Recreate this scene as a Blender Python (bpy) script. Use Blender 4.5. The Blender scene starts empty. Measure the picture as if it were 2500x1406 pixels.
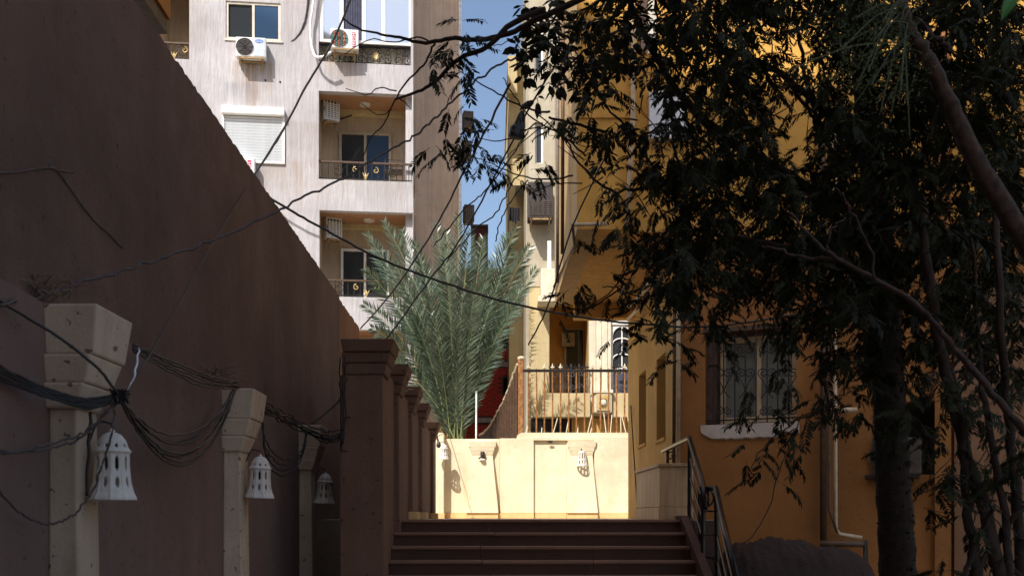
import bpy, math, random
from math import sin, cos, radians, pi, sqrt, atan2
from mathutils import Vector, Matrix, Euler
random.seed(7)
R = random.Random(11)
S = bpy.context.scene
COL = S.collection

# ------------------------------------------------------------------ camera
F, CX, CY, E = 2431.0, 1200.0, 1262.0, 1.6      # level 35 mm shift lens, eye height
cam_d = bpy.data.cameras.new('camera'); cam = bpy.data.objects.new('camera', cam_d); COL.objects.link(cam)
cam.location = (0, 0, E); cam.rotation_euler = (radians(90), 0, 0)
cam_d.sensor_width = 36; cam_d.lens = 36 * F / 2500
cam_d.shift_x = (1250 - CX) / 2500; cam_d.shift_y = (CY - 703) / 2500
cam_d.clip_start = .1; cam_d.clip_end = 3000
cam_d.dof.use_dof = True; cam_d.dof.focus_distance = 17; cam_d.dof.aperture_fstop = 4.5
S.camera = cam
# ------------------------------------------------------------------ sky, sun, exposure
EL = radians(50); HX, HY = .5, .866
w = bpy.data.worlds.new('World'); S.world = w; w.use_nodes = True
nt = w.node_tree; sk = nt.nodes.new('ShaderNodeTexSky'); sk.sky_type = 'NISHITA'; sk.sun_disc = False
sk.sun_elevation = EL; sk.sun_rotation = radians(210); sk.air_density = 1.0; sk.dust_density = 3.0; sk.ozone_density = 1.0
nt.links.new(sk.outputs[0], nt.nodes['Background'].inputs[0]); nt.nodes['Background'].inputs[1].default_value = .135
sd = bpy.data.lights.new('sun', 'SUN'); sd.energy = 4.3; sd.angle = radians(.5); sd.color = (1, .955, .89)
sun = bpy.data.objects.new('sun', sd); COL.objects.link(sun); sun.location = (-20, -30, 50)
sun.rotation_euler = Vector((HX * cos(EL), HY * cos(EL), -sin(EL))).to_track_quat('-Z', 'Y').to_euler()
S.view_settings.view_transform = 'Standard'; S.view_settings.look = 'None'
S.view_settings.exposure = 0.5; S.view_settings.gamma = 1; S.view_settings.use_curve_mapping = False
S.cycles.max_bounces = 8; S.cycles.diffuse_bounces = 5

# ------------------------------------------------------------------ materials
def _new(name):
    m = bpy.data.materials.new(name); m.use_nodes = True
    n = m.node_tree.nodes; return m, n, m.node_tree.links, n['Principled BSDF']
def plain(name, col, rough=.6, metal=0, var=.25, scale=8, bump=0, coat=0):
    m, n, l, b = _new(name)
    tc = n.new('ShaderNodeTexCoord'); nz = n.new('ShaderNodeTexNoise'); nz.inputs['Scale'].default_value = scale; nz.inputs['Detail'].default_value = 6
    l.new(tc.outputs['Object'], nz.inputs['Vector'])
    cr = n.new('ShaderNodeValToRGB'); cr.color_ramp.elements[0].position = .3; cr.color_ramp.elements[1].position = .7
    cr.color_ramp.elements[0].color = tuple(c * (1 - var) for c in col) + (1,); cr.color_ramp.elements[1].color = tuple(min(1, c * (1 + var * .6)) for c in col) + (1,)
    l.new(nz.outputs[0], cr.inputs[0]); l.new(cr.outputs[0], b.inputs['Base Color'])
    b.inputs['Roughness'].default_value = rough; b.inputs['Metallic'].default_value = metal
    if coat: b.inputs['Coat Weight'].default_value = coat
    if bump:
        bp = n.new('ShaderNodeBump'); bp.inputs['Strength'].default_value = bump; bp.inputs['Distance'].default_value = .01
        l.new(nz.outputs[0], bp.inputs['Height']); l.new(bp.outputs[0], b.inputs['Normal'])
    return m
def stucco(name, col, stain=(.3, .2, .12), samt=.35, streak=.3, bump=.5, sx=9, sz=.6, gscale=45, gz=.5, rough=.92, spots=0., stains=(), bk=.18):
    """plaster: broad mottling, vertical run-off streaks, grain relief, chipped spots"""
    m, n, l, b = _new(name)
    tc = n.new('ShaderNodeTexCoord')
    def noise(scale, vec=None, detail=6, rough=.6):
        z = n.new('ShaderNodeTexNoise'); z.inputs['Scale'].default_value = scale; z.inputs['Detail'].default_value = detail; z.inputs['Roughness'].default_value = rough
        l.new(vec or tc.outputs['Object'], z.inputs['Vector']); return z.outputs[0]
    def mapped(s):
        mp = n.new('ShaderNodeMapping'); mp.inputs['Scale'].default_value = s; l.new(tc.outputs['Object'], mp.inputs['Vector']); return mp.outputs[0]
    def ramp(v, p0, p1):
        r = n.new('ShaderNodeMapRange'); r.inputs[1].default_value = p0; r.inputs[2].default_value = p1; l.new(v, r.inputs[0]); return r.outputs[0]
    def mix(fac, a, bb, k=1.):
        x = n.new('ShaderNodeMix'); x.data_type = 'RGBA'
        mm = n.new('ShaderNodeMath'); mm.operation = 'MULTIPLY'; mm.inputs[1].default_value = k; l.new(fac, mm.inputs[0]); l.new(mm.outputs[0], x.inputs[0])
        for s, v in ((6, a), (7, bb)):
            if isinstance(v, tuple): x.inputs[s].default_value = v + (1,)
            else: l.new(v, x.inputs[s])
        return x.outputs[2]
    broad = ramp(noise(.7), .38, .62); med = ramp(noise(4.5), .35, .7)
    st = ramp(noise(1, mapped((sx, sx, sz)), 5), .42, .72)
    c = mix(broad, tuple(x * (1 - bk) for x in col), tuple(min(1, x * (1 + bk * .6)) for x in col))
    c = mix(med, c, tuple(x * .86 for x in col), .6)
    c = mix(st, c, stain, streak)
    pat = ramp(noise(1.7, mapped((1, 1, .7)), 9, .7), .56, .72)
    c = mix(pat, c, stain, samt)
    grain = noise(1, mapped((gscale, gscale, gscale * gz)), 4)
    c = mix(ramp(grain, .5, .75), c, tuple(x * .72 for x in col), .45)
    if spots:
        sp = ramp(noise(17, None, 2), .665, .69); c = mix(sp, c, tuple(x * .35 for x in stain), spots)
    if stains:
        sx_ = n.new('ShaderNodeSeparateXYZ'); l.new(tc.outputs['Object'], sx_.inputs[0])
        def mul(a, bb):
            q = n.new('ShaderNodeMath'); q.operation = 'MULTIPLY'; l.new(a, q.inputs[0]); l.new(bb, q.inputs[1]); return q.outputs[0]
        drip = ramp(noise(1, mapped((9, 9, .35)), 4), .36, .62)
        for (u0, u1, z0, z1, sc, k) in stains:
            mk = mul(mul(ramp(sx_.outputs[0], u0 - .12, u0 + .1), ramp(sx_.outputs[0], u1 + .12, u1 - .1)), mul(ramp(sx_.outputs[2], z0, z1), ramp(sx_.outputs[2], z1 + .1, z1)))
            c = mix(mul(mk, drip), c, sc, k)
    l.new(c, b.inputs['Base Color']); b.inputs['Roughness'].default_value = rough
    b.inputs['Specular IOR Level'].default_value = .25
    ad = n.new('ShaderNodeMath'); ad.operation = 'ADD'; l.new(grain, ad.inputs[0]); am = n.new('ShaderNodeMath'); am.operation = 'MULTIPLY'; am.inputs[1].default_value = .9 if gz > .45 else .06; l.new(med, am.inputs[0]); l.new(am.outputs[0], ad.inputs[1])
    bp = n.new('ShaderNodeBump'); bp.inputs['Strength'].default_value = bump; bp.inputs['Distance'].default_value = .02
    l.new(ad.outputs[0], bp.inputs['Height']); l.new(bp.outputs[0], b.inputs['Normal'])
    return m
def leafmat(name, c0, c1, rough=.45, trans=.15, spec=.4):
    m, n, l, b = _new(name)
    oi = n.new('ShaderNodeObjectInfo'); tc = n.new('ShaderNodeTexCoord'); nz = n.new('ShaderNodeTexNoise'); nz.inputs['Scale'].default_value = 3
    l.new(tc.outputs['Object'], nz.inputs['Vector'])
    x = n.new('ShaderNodeMix'); x.data_type = 'RGBA'; x.inputs[6].default_value = c0 + (1,); x.inputs[7].default_value = c1 + (1,)
    a = n.new('ShaderNodeMath'); a.operation = 'MULTIPLY_ADD'; a.inputs[1].default_value = .4; l.new(oi.outputs['Random'], a.inputs[0]); 
    mr = n.new('ShaderNodeMapRange'); mr.inputs[1].default_value = .3; mr.inputs[2].default_value = .7; mr.inputs[4].default_value = .7; l.new(nz.outputs[0], mr.inputs[0]); l.new(mr.outputs[0], a.inputs[2])
    l.new(a.outputs[0], x.inputs[0]); l.new(x.outputs[2], b.inputs['Base Color']); b.inputs['Roughness'].default_value = rough; b.inputs['Specular IOR Level'].default_value = spec
    if trans:
        tr = n.new('ShaderNodeBsdfTranslucent'); l.new(x.outputs[2], tr.inputs[0]); ms = n.new('ShaderNodeMixShader'); ms.inputs[0].default_value = trans
        l.new(b.outputs[0], ms.inputs[1]); l.new(tr.outputs[0], ms.inputs[2]); l.new(ms.outputs[0], n['Material Output'].inputs[0])
    return m
def glassmat(name, col, metal, rough=.04):
    m, n, l, b = _new(name); b.inputs['Base Color'].default_value = col + (1,); b.inputs['Metallic'].default_value = metal; b.inputs['Roughness'].default_value = rough
    tc = n.new('ShaderNodeTexCoord'); nz = n.new('ShaderNodeTexNoise'); nz.inputs['Scale'].default_value = 1.2; l.new(tc.outputs['Object'], nz.inputs['Vector'])
    bp = n.new('ShaderNodeBump'); bp.inputs['Strength'].default_value = .06; bp.inputs['Distance'].default_value = .02; l.new(nz.outputs[0], bp.inputs['Height']); l.new(bp.outputs[0], b.inputs['Normal'])
    return m
M = dict(
    tallwall=stucco('brown plaster', (.158, .098, .074), (.075, .048, .038), .6, .15, .35, gz=1, gscale=60, spots=.5, bk=.3),
    tallwall2=stucco('red brown plaster', (.25, .115, .055), (.1, .055, .04), .3, .2, .35, gz=1),
    lowwall=stucco('mauve plaster', (.215, .140, .112), (.12, .078, .06), .25, .2, .3, gz=1, gscale=70, spots=.4),
    pilaster=stucco('grey cream plaster', (.62, .49, .36), (.25, .165, .10), .5, .3, .2, gz=1, gscale=60, spots=.8),
    wall2=stucco('dull plaster', (.215, .125, .085), (.11, .06, .04), .4, .25, .25, gz=1, gscale=50, spots=.7),
    cream=stucco('cream plaster', (.79, .68, .48), (.6, .39, .16), .4, .14, .25, gz=1, gscale=40, spots=.15),
    plinth=stucco('ochre cream plinth', (.76, .50, .23), (.5, .25, .08), .35, .2, .3, gz=1),
    brownst=stucco('combed brown stucco', (.74, .57, .43), (.38, .26, .18), .35, .45, 1.0, sx=11, sz=.3, gscale=15, gz=.08),
    loggia=stucco('combed beige stucco', (.52, .42, .30), (.3, .2, .12), .3, .4, .8, sx=11, sz=.3, gscale=15, gz=.08),
    soffit=stucco('rust stained soffit', (.42, .225, .12), (.22, .1, .05), .4, .1, .3, gz=1),
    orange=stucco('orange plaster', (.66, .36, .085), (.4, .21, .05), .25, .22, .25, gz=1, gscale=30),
    orangeshade=stucco('shaded orange plaster', (.315, .135, .040), (.18, .078, .028), .35, .2, .25, gz=1, gscale=40, spots=.4),  # darker copy of the orange plaster, shade put into its colour
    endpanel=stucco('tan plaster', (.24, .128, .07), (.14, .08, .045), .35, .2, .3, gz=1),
    baybeige=stucco('dusty beige plaster', (.50, .35, .18), (.3, .18, .08), .3, .45, .3, gz=1),
    ochre=stucco('ochre plaster', (.62, .37, .115), (.33, .18, .06), .4, .45, .3, gz=1),
    beige=stucco('yellow cream plaster', (.60, .485, .27), (.36, .25, .11), .25, .35, .2, gz=1),
    greycream=stucco('grey cream wall', (.47, .42, .32), (.3, .22, .14), .25, .4, .2, gz=1),
    colw=stucco('white column plaster', (.74, .67, .52), (.45, .33, .2), .3, .4, .25, gz=1),
    marble=stucco('veined beige cladding', (.60, .40, .22), (.2, .1, .045), .45, .6, .2, sx=14, sz=.8, gz=.4, rough=.5),
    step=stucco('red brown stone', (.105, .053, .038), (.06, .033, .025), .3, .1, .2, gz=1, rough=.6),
    tread=stucco('lit stone tread', (.30, .165, .11), (.13, .07, .045), .35, .1, .2, gz=1, rough=.5),  # paler than the riser stone: lit tread edges put into the colour
    ground=stucco('dusty ground', (.22, .18, .14), (.12, .1, .08), .4, 0, .5, gz=1, gscale=20),
    terrace=stucco('pale paving', (.50, .42, .31), (.3, .22, .15), .3, 0, .3, gz=1, gscale=20),
    shade_block=stucco('tan tower', (.34, .27, .21), (.2, .15, .1), .3, .3, .3),
    brick=plain('red brick', (.58, .06, .045), .9, var=.45, scale=7, bump=.4),
    mortar=plain('mortar', (.16, .06, .05), .95, scale=20),
    concrete=stucco('raw concrete', (.20, .16, .13), (.1, .08, .07), .4, .4, .4, gz=1),
    lintel=stucco('pale lintel', (.45, .42, .38), (.2, .17, .15), .3, .3, .3, gz=1),
    dark=plain('dark interior', (.025, .02, .018), .9),
    room=plain('dim room', (.07, .05, .04), .9),
    wood=plain('dark brown timber', (.085, .045, .025), .6, var=.5, scale=12, bump=.3),
    orangewood=stucco('orange timber cladding', (.55, .23, .05), (.25, .1, .03), .3, .4, .3, sx=30, sz=.4, gz=.1),
    frame=plain('pale window frame', (.62, .56, .47), .5, var=.15),
    tanframe=plain('tan painted frame', (.66, .48, .28), .5, var=.15),
    whiteframe=plain('white frame', (.78, .76, .72), .45, var=.1),
    slat=plain('white slat', (.74, .77, .80), .5, var=.06),
    goldframe=plain('beige aluminium', (.42, .34, .22), .4, .3, var=.15),
    acwhite=plain('painted steel white', (.72, .72, .70), .45, var=.12, scale=5),
    acgrey=plain('weathered grey casing', (.20, .17, .15), .6, var=.3),
    acdark=plain('dark casing', (.06, .042, .03), .6, var=.3),  # very dark brown casing colour
    acpanel=plain('pale blue grey panel', (.52, .58, .66), .4, var=.08),
    grille=plain('black grille', (.035, .028, .028), .5),
    rusty=plain('rusty bracket', (.38, .25, .12), .8, var=.6, scale=25, bump=.4),
    rust=plain('rusted bar', (.33, .15, .05), .75, .3, var=.6, scale=14, bump=.4),
    palerust=plain('old paint tip', (.65, .55, .38), .6, var=.3),
    iron=plain('black iron', (.03, .025, .023), .45, .5, var=.3),
    brass=plain('gilded ornament', (.50, .36, .14), .5, .2),
    handrail=plain('dark polished rail', (.04, .03, .025), .28, .6, var=.3),
    cable=plain('black cable', (.022, .019, .019), .55),
    wirebrown=plain('faded cable', (.09, .07, .065), .7, var=.4, scale=30),
    hose=plain('white insulation', (.82, .82, .82), .7),
    pipe=plain('beige pipe', (.52, .40, .25), .5, var=.3),
    pipedark=plain('rusty brown pipe', (.12, .065, .035), .6, var=.4),
    bell=stucco('glazed white clay', (.82, .78, .70), (.35, .25, .17), .35, .45, .15, sx=20, sz=2, gz=1, gscale=30, rough=.45),
    glass=glassmat('dark glass', (.03, .035, .04), 0, .05),
    mirror=glassmat('reflective glass', (.62, .66, .70), .85, .03),
    bluereflect=glassmat('blue reflection glass', (.05, .10, .19), .45, .1),  # blue reflection on the panes put into the glass colour
    frost=plain('dusty glass', (.20, .20, .17), .3, var=.25, scale=2),
    curtain=plain('ribbed blue curtain', (.07, .075, .12), .8),
    red=plain('magenta label', (.45, .02, .10), .5, var=.05),
    letter=plain('white letters', (.8, .8, .8), .5, var=.02),
    blue=plain('blue oval', (.06, .17, .45), .5, var=.05),
    fanred=plain('orange red vane', (.6, .16, .09), .5), fangreen=plain('teal vane', (.05, .22, .19), .5),
    bark=plain('rough brown bark', (.075, .045, .032), .9, var=.5, scale=18, bump=.9),
    barkred=plain('red brown bark', (.055, .030, .020), .9, var=.7, scale=26, bump=.9),  # red brown bark tone of the near tree
    barkdark=plain('dark bark', (.030, .017, .011), .95, var=.5, scale=20, bump=.9),
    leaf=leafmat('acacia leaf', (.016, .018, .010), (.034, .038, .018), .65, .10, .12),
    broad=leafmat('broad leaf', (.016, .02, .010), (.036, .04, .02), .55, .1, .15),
    fine=leafmat('fine green leaf', (.07, .095, .035), (.13, .15, .06), trans=.3),
    bright=leafmat('fresh leaf', (.06, .2, .05), (.1, .3, .08), trans=.4),
    palm=leafmat('date palm leaflet', (.045, .080, .045), (.13, .175, .12), .25, .08, .8),
    rachis=plain('palm rachis', (.25, .30, .13), .4, var=.2),
    boot=plain('palm leaf base', (.32, .17, .06), .8, var=.5, scale=14, bump=.5),
    weed=plain('dry weed', (.20, .14, .10), .9), clothd=plain('dark cloth', (.03, .03, .04), .8), bag=plain('black plastic', (.012, .012, .016), .35),
    soil=stucco('dark damp earth', (.055, .036, .028), (.04, .03, .025), .4, 0, .8, gz=1, gscale=25),
    sill=stucco('bare white mortar', (.62, .53, .46), (.4, .25, .15), .3, .2, .5, gz=1),
)

# ------------------------------------------------------------------ mesh helpers
def P(px, py, d):
    return Vector(((px - CX) * d / F, d, E + (CY - py) * d / F))
def tag(o, label=None, cat=None, group=None, kind=None):
    if label: o['label'] = label
    if cat: o['category'] = cat
    if group: o['group'] = group
    if kind: o['kind'] = kind
    return o
def thing(name, label, cat, loc=(0, 0, 0), rz=0, group=None):
    o = bpy.data.objects.new(name, None); o.empty_display_size = .2; COL.objects.link(o)
    o.location = loc; o.rotation_euler = (0, 0, rz); return tag(o, label, cat, group)
def kids(o): return [c for c in bpy.data.objects if c.parent == o]
def copy_tree(o, parent=None):
    c = o.copy(); COL.objects.link(c)
    if parent: c.parent = parent
    for ch in kids(o): copy_tree(ch, c)
    return c
def relabel(o, label): o['label'] = label; return o
class MB:
    def __init__(s): s.v = []; s.f = []
    def add(s, vs, fs):
        k = len(s.v); s.v += [tuple(x) for x in vs]; s.f += [tuple(i + k for i in f) for f in fs]; return s
    def box(s, x0, x1, y0, y1, z0, z1):
        return s.add([(x0, y0, z0), (x1, y0, z0), (x1, y1, z0), (x0, y1, z0), (x0, y0, z1), (x1, y0, z1), (x1, y1, z1), (x0, y1, z1)],
                     [(3, 2, 1, 0), (4, 5, 6, 7), (0, 1, 5, 4), (1, 2, 6, 5), (2, 3, 7, 6), (3, 0, 4, 7)])
    def tbox(s, a, z0, b, z1):      # rect a (x0,x1,y0,y1) at z0 to rect b at z1
        v = [(a[0], a[2], z0), (a[1], a[2], z0), (a[1], a[3], z0), (a[0], a[3], z0), (b[0], b[2], z1), (b[1], b[2], z1), (b[1], b[3], z1), (b[0], b[3], z1)]
        return s.add(v, [(3, 2, 1, 0), (4, 5, 6, 7), (0, 1, 5, 4), (1, 2, 6, 5), (2, 3, 7, 6), (3, 0, 4, 7)])
    def tube(s, pts, r, n=6, cap=True):
        pts = [Vector(p) for p in pts]; rs = r if isinstance(r, (list, tuple)) else [r] * len(pts)
        k = len(s.v); up = Vector((.13, .21, .97)); m = len(pts)
        for i, p in enumerate(pts):
            t = (pts[min(i + 1, m - 1)] - pts[max(i - 1, 0)])
            t = t.normalized() if t.length > 1e-9 else Vector((0, 0, 1))
            a = t.cross(up)
            if a.length < .05: a = t.cross(Vector((1, 0, 0)))
            a.normalize(); b = t.cross(a)
            for j in range(n):
                q = 2 * pi * j / n; s.v.append(tuple(p + (a * cos(q) + b * sin(q)) * rs[i]))
        for i in range(m - 1):
            for j in range(n):
                s.f.append((k + i * n + j, k + i * n + (j + 1) % n, k + (i + 1) * n + (j + 1) % n, k + (i + 1) * n + j))
        if cap: s.f.append(tuple(k + j for j in range(n))[::-1]); s.f.append(tuple(k + (m - 1) * n + j for j in range(n)))
        return s
    def lathe(s, prof, c=(0, 0, 0), n=24, keep=None):
        k = len(s.v); m = len(prof)
        for r, z in prof:
            for j in range(n): s.v.append((c[0] + r * cos(2 * pi * j / n), c[1] + r * sin(2 * pi * j / n), c[2] + z))
        for i in range(m - 1):
            for j in range(n):
                if keep and not keep(i, j): continue
                s.f.append((k + i * n + j, k + i * n + (j + 1) % n, k + (i + 1) * n + (j + 1) % n, k + (i + 1) * n + j))
        return s
    def build(s, name, mat, parent=None, world=False, smooth=False, bevel=0, kind=None, label=None, solid=0):
        me = bpy.data.meshes.new(name)
        vs = s.v
        if world and parent is not None:
            mw, q_ = Matrix.Identity(4), parent
            while q_ is not None: mw = Matrix.Translation(q_.location) @ q_.rotation_euler.to_matrix().to_4x4() @ mw; q_ = q_.parent
            mi = mw.inverted()
            vs = [tuple(mi @ Vector(v)) for v in vs]
        me.from_pydata(vs, [], s.f); me.update()
        if smooth: me.polygons.foreach_set('use_smooth', [True] * len(me.polygons))
        me.materials.append(M[mat] if isinstance(mat, str) else mat)
        o = bpy.data.objects.new(name, me); COL.objects.link(o)
        if parent is not None: o.parent = parent
        if solid:
            sm = o.modifiers.new('thickness', 'SOLIDIFY'); sm.thickness = solid; sm.offset = -1
        if bevel:
            bm = o.modifiers.new('edge', 'BEVEL'); bm.width = bevel; bm.segments = 2; bm.limit_method = 'ANGLE'
        if kind: o['kind'] = kind
        if label: o['label'] = label
        return o
def smoothpts(pts, per=6, wig=0, rnd=R):
    pts = [Vector(p) for p in pts]; out = []
    for i in range(len(pts) - 1):
        p0, p1, p2, p3 = pts[max(i - 1, 0)], pts[i], pts[i + 1], pts[min(i + 2, len(pts) - 1)]
        for k in range(per):
            t = k / per
            out.append(.5 * ((2 * p1) + (p2 - p0) * t + (2 * p0 - 5 * p1 + 4 * p2 - p3) * t * t + (3 * p1 - p0 - 3 * p2 + p3) * t ** 3))
    out.append(pts[-1])
    if wig: out = [p + Vector((rnd.uniform(-wig, wig), rnd.uniform(-wig, wig), rnd.uniform(-wig, wig))) if 0 < i < len(out) - 1 else p for i, p in enumerate(out)]
    return out
class Fr:                           # a vertical facade plane: u along, v out of the wall, z up
    def __init__(s, X, Y, deg): s.X, s.Y, s.a = X, Y, radians(deg); s.c, s.s = cos(s.a), sin(s.a)
    def uz(s, px, py, v=0):
        a = (px - CX) / F; ox, oy = s.X + v * s.s, s.Y - v * s.c
        u = (a * oy - ox) / (s.c - a * s.s); Y = oy + u * s.s
        return u, E + (CY - py) * Y / F
    def u(s, px, v=0): return s.uz(px, 0, v)[0]
    def z(s, px, py, v=0): return s.uz(px, py, v)[1]
    def root(s, name, label, cat, z=0): return thing(name, label, cat, (s.X, s.Y, z), s.a)
    def world(s, u, v, z): return Vector((s.X + u * s.c + v * s.s, s.Y + u * s.s - v * s.c, z))
    def rect(s, x0, x1, y0, y1, v=0):      # pixel box -> u0,u1,z0,z1 (heights read at its left edge)
        return s.u(x0, v), s.u(x1, v), s.z(x0, y1, v), s.z(x0, y0, v)
def holed(mb, u0, u1, z0, z1, holes, v0, v1):   # wall slab between v0 (back) and v1 (front) with rectangular openings; local y = -v
    us = sorted({u0, u1, *[min(max(h[i], u0), u1) for h in holes for i in (0, 1)]}); zs = sorted({z0, z1, *[min(max(h[i], z0), z1) for h in holes for i in (2, 3)]})
    def solid(i, j):
        if not (0 <= i < len(us) - 1 and 0 <= j < len(zs) - 1): return False
        cu, cz = (us[i] + us[i + 1]) / 2, (zs[j] + zs[j + 1]) / 2
        return not any(h[0] < cu < h[1] and h[2] < cz < h[3] for h in holes)
    for i in range(len(us) - 1):
        for j in range(len(zs) - 1):
            if not solid(i, j): continue
            a, b, c, d = us[i], us[i + 1], zs[j], zs[j + 1]; f, k = -v1, -v0
            mb.add([(a, f, c), (b, f, c), (b, f, d), (a, f, d)], [(0, 1, 2, 3)])
            mb.add([(a, k, c), (b, k, c), (b, k, d), (a, k, d)], [(3, 2, 1, 0)])
            if not solid(i - 1, j): mb.add([(a, f, c), (a, f, d), (a, k, d), (a, k, c)], [(0, 1, 2, 3)])
            if not solid(i + 1, j): mb.add([(b, f, c), (b, k, c), (b, k, d), (b, f, d)], [(0, 1, 2, 3)])
            if not solid(i, j - 1): mb.add([(a, f, c), (a, k, c), (b, k, c), (b, f, c)], [(0, 1, 2, 3)])
            if not solid(i, j + 1): mb.add([(a, f, d), (b, f, d), (b, k, d), (a, k, d)], [(0, 1, 2, 3)])
    return mb
def textmesh(body, size, name, mat, parent, mtx):
    cu = bpy.data.curves.new(name, 'FONT'); cu.body = body; cu.size = size; cu.align_x = 'CENTER'; cu.align_y = 'CENTER'; cu.extrude = .002
    t = bpy.data.objects.new(name + '_tmp', cu); COL.objects.link(t)
    me = bpy.data.meshes.new_from_object(t); bpy.data.objects.remove(t); bpy.data.curves.remove(cu)
    me.materials.clear(); me.materials.append(M[mat]); o = bpy.data.objects.new(name, me); COL.objects.link(o); o.parent = parent; o.matrix_local = mtx; return o

# ------------------------------------------------------------------ ground
LZ = 1.57                            # terrace level at the head of the stairs
tag(MB().add([(-900, -300, 0), (900, -300, 0), (900, 2400, 0), (-900, 2400, 0)], [(0, 1, 2, 3)]).build('street', 'ground'), kind='structure')
tag(MB().box(-40, 2.79, 12.51, 20.8, .004, LZ - .002).box(-40, 40, 20.802, 90, .004, LZ - .002).build('terrace', 'terrace'), kind='structure')
# unseen block added behind the viewpoint to put the street in shade
b = thing('added_shade_block', 'tall tan block added unseen behind the viewpoint to shade the street', 'building', (0, 0, 0))
def qa(q, a): return (.866 * q + .5 * a, -.5 * q + .866 * a)
TH = 28.4
mb = MB(); c4 = [qa(-13, -3), qa(4.6, -3), qa(4.6, -15), qa(-13, -15)]
mb.add([(x, y, 0) for x, y in c4] + [(x, y, TH) for x, y in c4], [(0, 1, 5, 4), (1, 2, 6, 5), (2, 3, 7, 6), (3, 0, 4, 7), (4, 5, 6, 7)])
mb.build('wall', 'shade_block', b)
for fl in range(8):
    mb = MB()
    for k in range(4):
        q = -11.5 + k * 3.3; z0 = 2 + fl * 3.3
        v = [qa(q, -2.99), qa(q + 1.3, -2.99)]
        mb.add([(*v[0], z0), (*v[1], z0), (*v[1], z0 + 1.4), (*v[0], z0 + 1.4)], [(0, 1, 2, 3)])
    mb.build('window', 'glass', b)

# ------------------------------------------------------------------ left: tall plaster wall, low wall with pilasters
t = thing('plaster_wall', 'tall dark brown plaster wall with ragged top edge along the left of the street', 'wall', (-2.4, 8, 0))
def ragged(x0, x1, ya, yb, z, amp, n):
    mb = MB(); ys = [ya + (yb - ya) * i / n for i in range(n + 1)]
    zs = [z + R.uniform(-amp, amp) for _ in ys]
    for i in range(n):
        a, bb, za, zb = ys[i], ys[i + 1], zs[i], zs[i + 1]
        mb.add([(x0, a, 0), (x1, a, 0), (x1, bb, 0), (x0, bb, 0), (x0, a, za), (x1, a, za), (x1, bb, zb), (x0, bb, zb)], [(1, 2, 6, 5), (4, 5, 6, 7), (3, 0, 4, 7)] + ([(0, 1, 5, 4)] if i == 0 else []) + ([(2, 3, 7, 6)] if i == n - 1 else []))
    return mb
ragged(-2.8, -2.4, -1, 15.7, 5.075, .011, 300).build('wall_face', 'tallwall', t, True)
ragged(-2.8, -2.43, 15.7, 18.3, 5.075, .02, 40).build('wall_end', 'tallwall2', t, True)
low = thing('pilaster_wall', 'low mauve plaster wall with stepped pilasters in front of the tall brown wall', 'wall', (-2.3, 6, 0))
ragged(-2.398, -2.27, -1, 14, 2.69, .012, 60).build('wall_face', 'lowwall', low, True)
mb = MB(); mb.box(-2.398, -2.19, -1, 14, 0, .5); mb.build('plinth', 'lowwall', low, True)
for d in (5.1, 8.42, 11.75):
    s = MB().tbox((-2.272, -2.10, d - .01, d + .3), 0, (-2.272, -2.13, d + .01, d + .28), 2.16).build('pilaster', 'pilaster', low, True, bevel=.012)
    for (z0, z1, w0, w1, dp) in ((2.155, 2.285, -2.115, -2.07, .33), (2.287, 2.43, -2.068, -2.03, .39), (2.432, 2.685, -2.025, -2.0, .46)):
        MB().tbox((-2.30, w0, d - .02, d + dp - .05), z0, (-2.33, w1, d - .05, d + dp), z1).build('capital_block', 'pilaster', s, True, bevel=.014)
# left house bay above the wall
lh = thing('corner_house', 'house behind the left wall with orange clad bay jutting over the wall top', 'house', (-5, 4, 0))
MB().box(-9, -4.5, -2, 8.0, 0, 12).build('wall', 'tallwall', lh, True)
MB().box(-4.498, -2.62, 1.5, 8.05, 5.5, 5.62).build('bay_floor', 'wood', lh, True)
MB().box(-4.498, -2.60, 1.5, 8.07, 5.622, 9.5).build('bay', 'orangewood', lh, True)

# wall by the stairs with stepped caps (continues along the terrace)
w2 = thing('stair_wall', 'dull plaster wall with five stepped caps climbing beside the left of the stairs', 'wall', (-1.4, 12, 0))
MB().box(-1.60, -1.20, 10.75, 20.0, 0, 3.26).build('wall_face', 'wall2', w2, True)
for i, (d, hz) in enumerate(((10.5, 1.866), (12.3, 1.88), (14.4, 1.88), (16.4, 1.87), (19.55, 1.86))):
    top = E + hz; x0 = -1.60
    s = MB().tbox((x0, -1.125, d, d + .46), 0, (x0, -1.145, d, d + .44), top - .365).build('pilaster', 'wall2', w2, True, bevel=.012)
    for (z0, z1, w0, w1, g) in ((-.363, -.245, -1.125, -1.095, .03), (-.243, -.135, -1.09, -1.06, .06), (-.133, 0, -1.055, -1.015, .10)):
        MB().tbox((x0 + .04, w0, d - g + .02, d + .42 + g), top + z0, (x0 + .02, w1, d - g, d + .44 + g), top + z1).build('capital_block', 'wall2', s, True, bevel=.014)
    if i > 1: MB().box(-1.199, -1.07, d - .05, d + .5, LZ, LZ + .11).build('plinth_block', 'plinth', s, True, bevel=.008)

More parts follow.
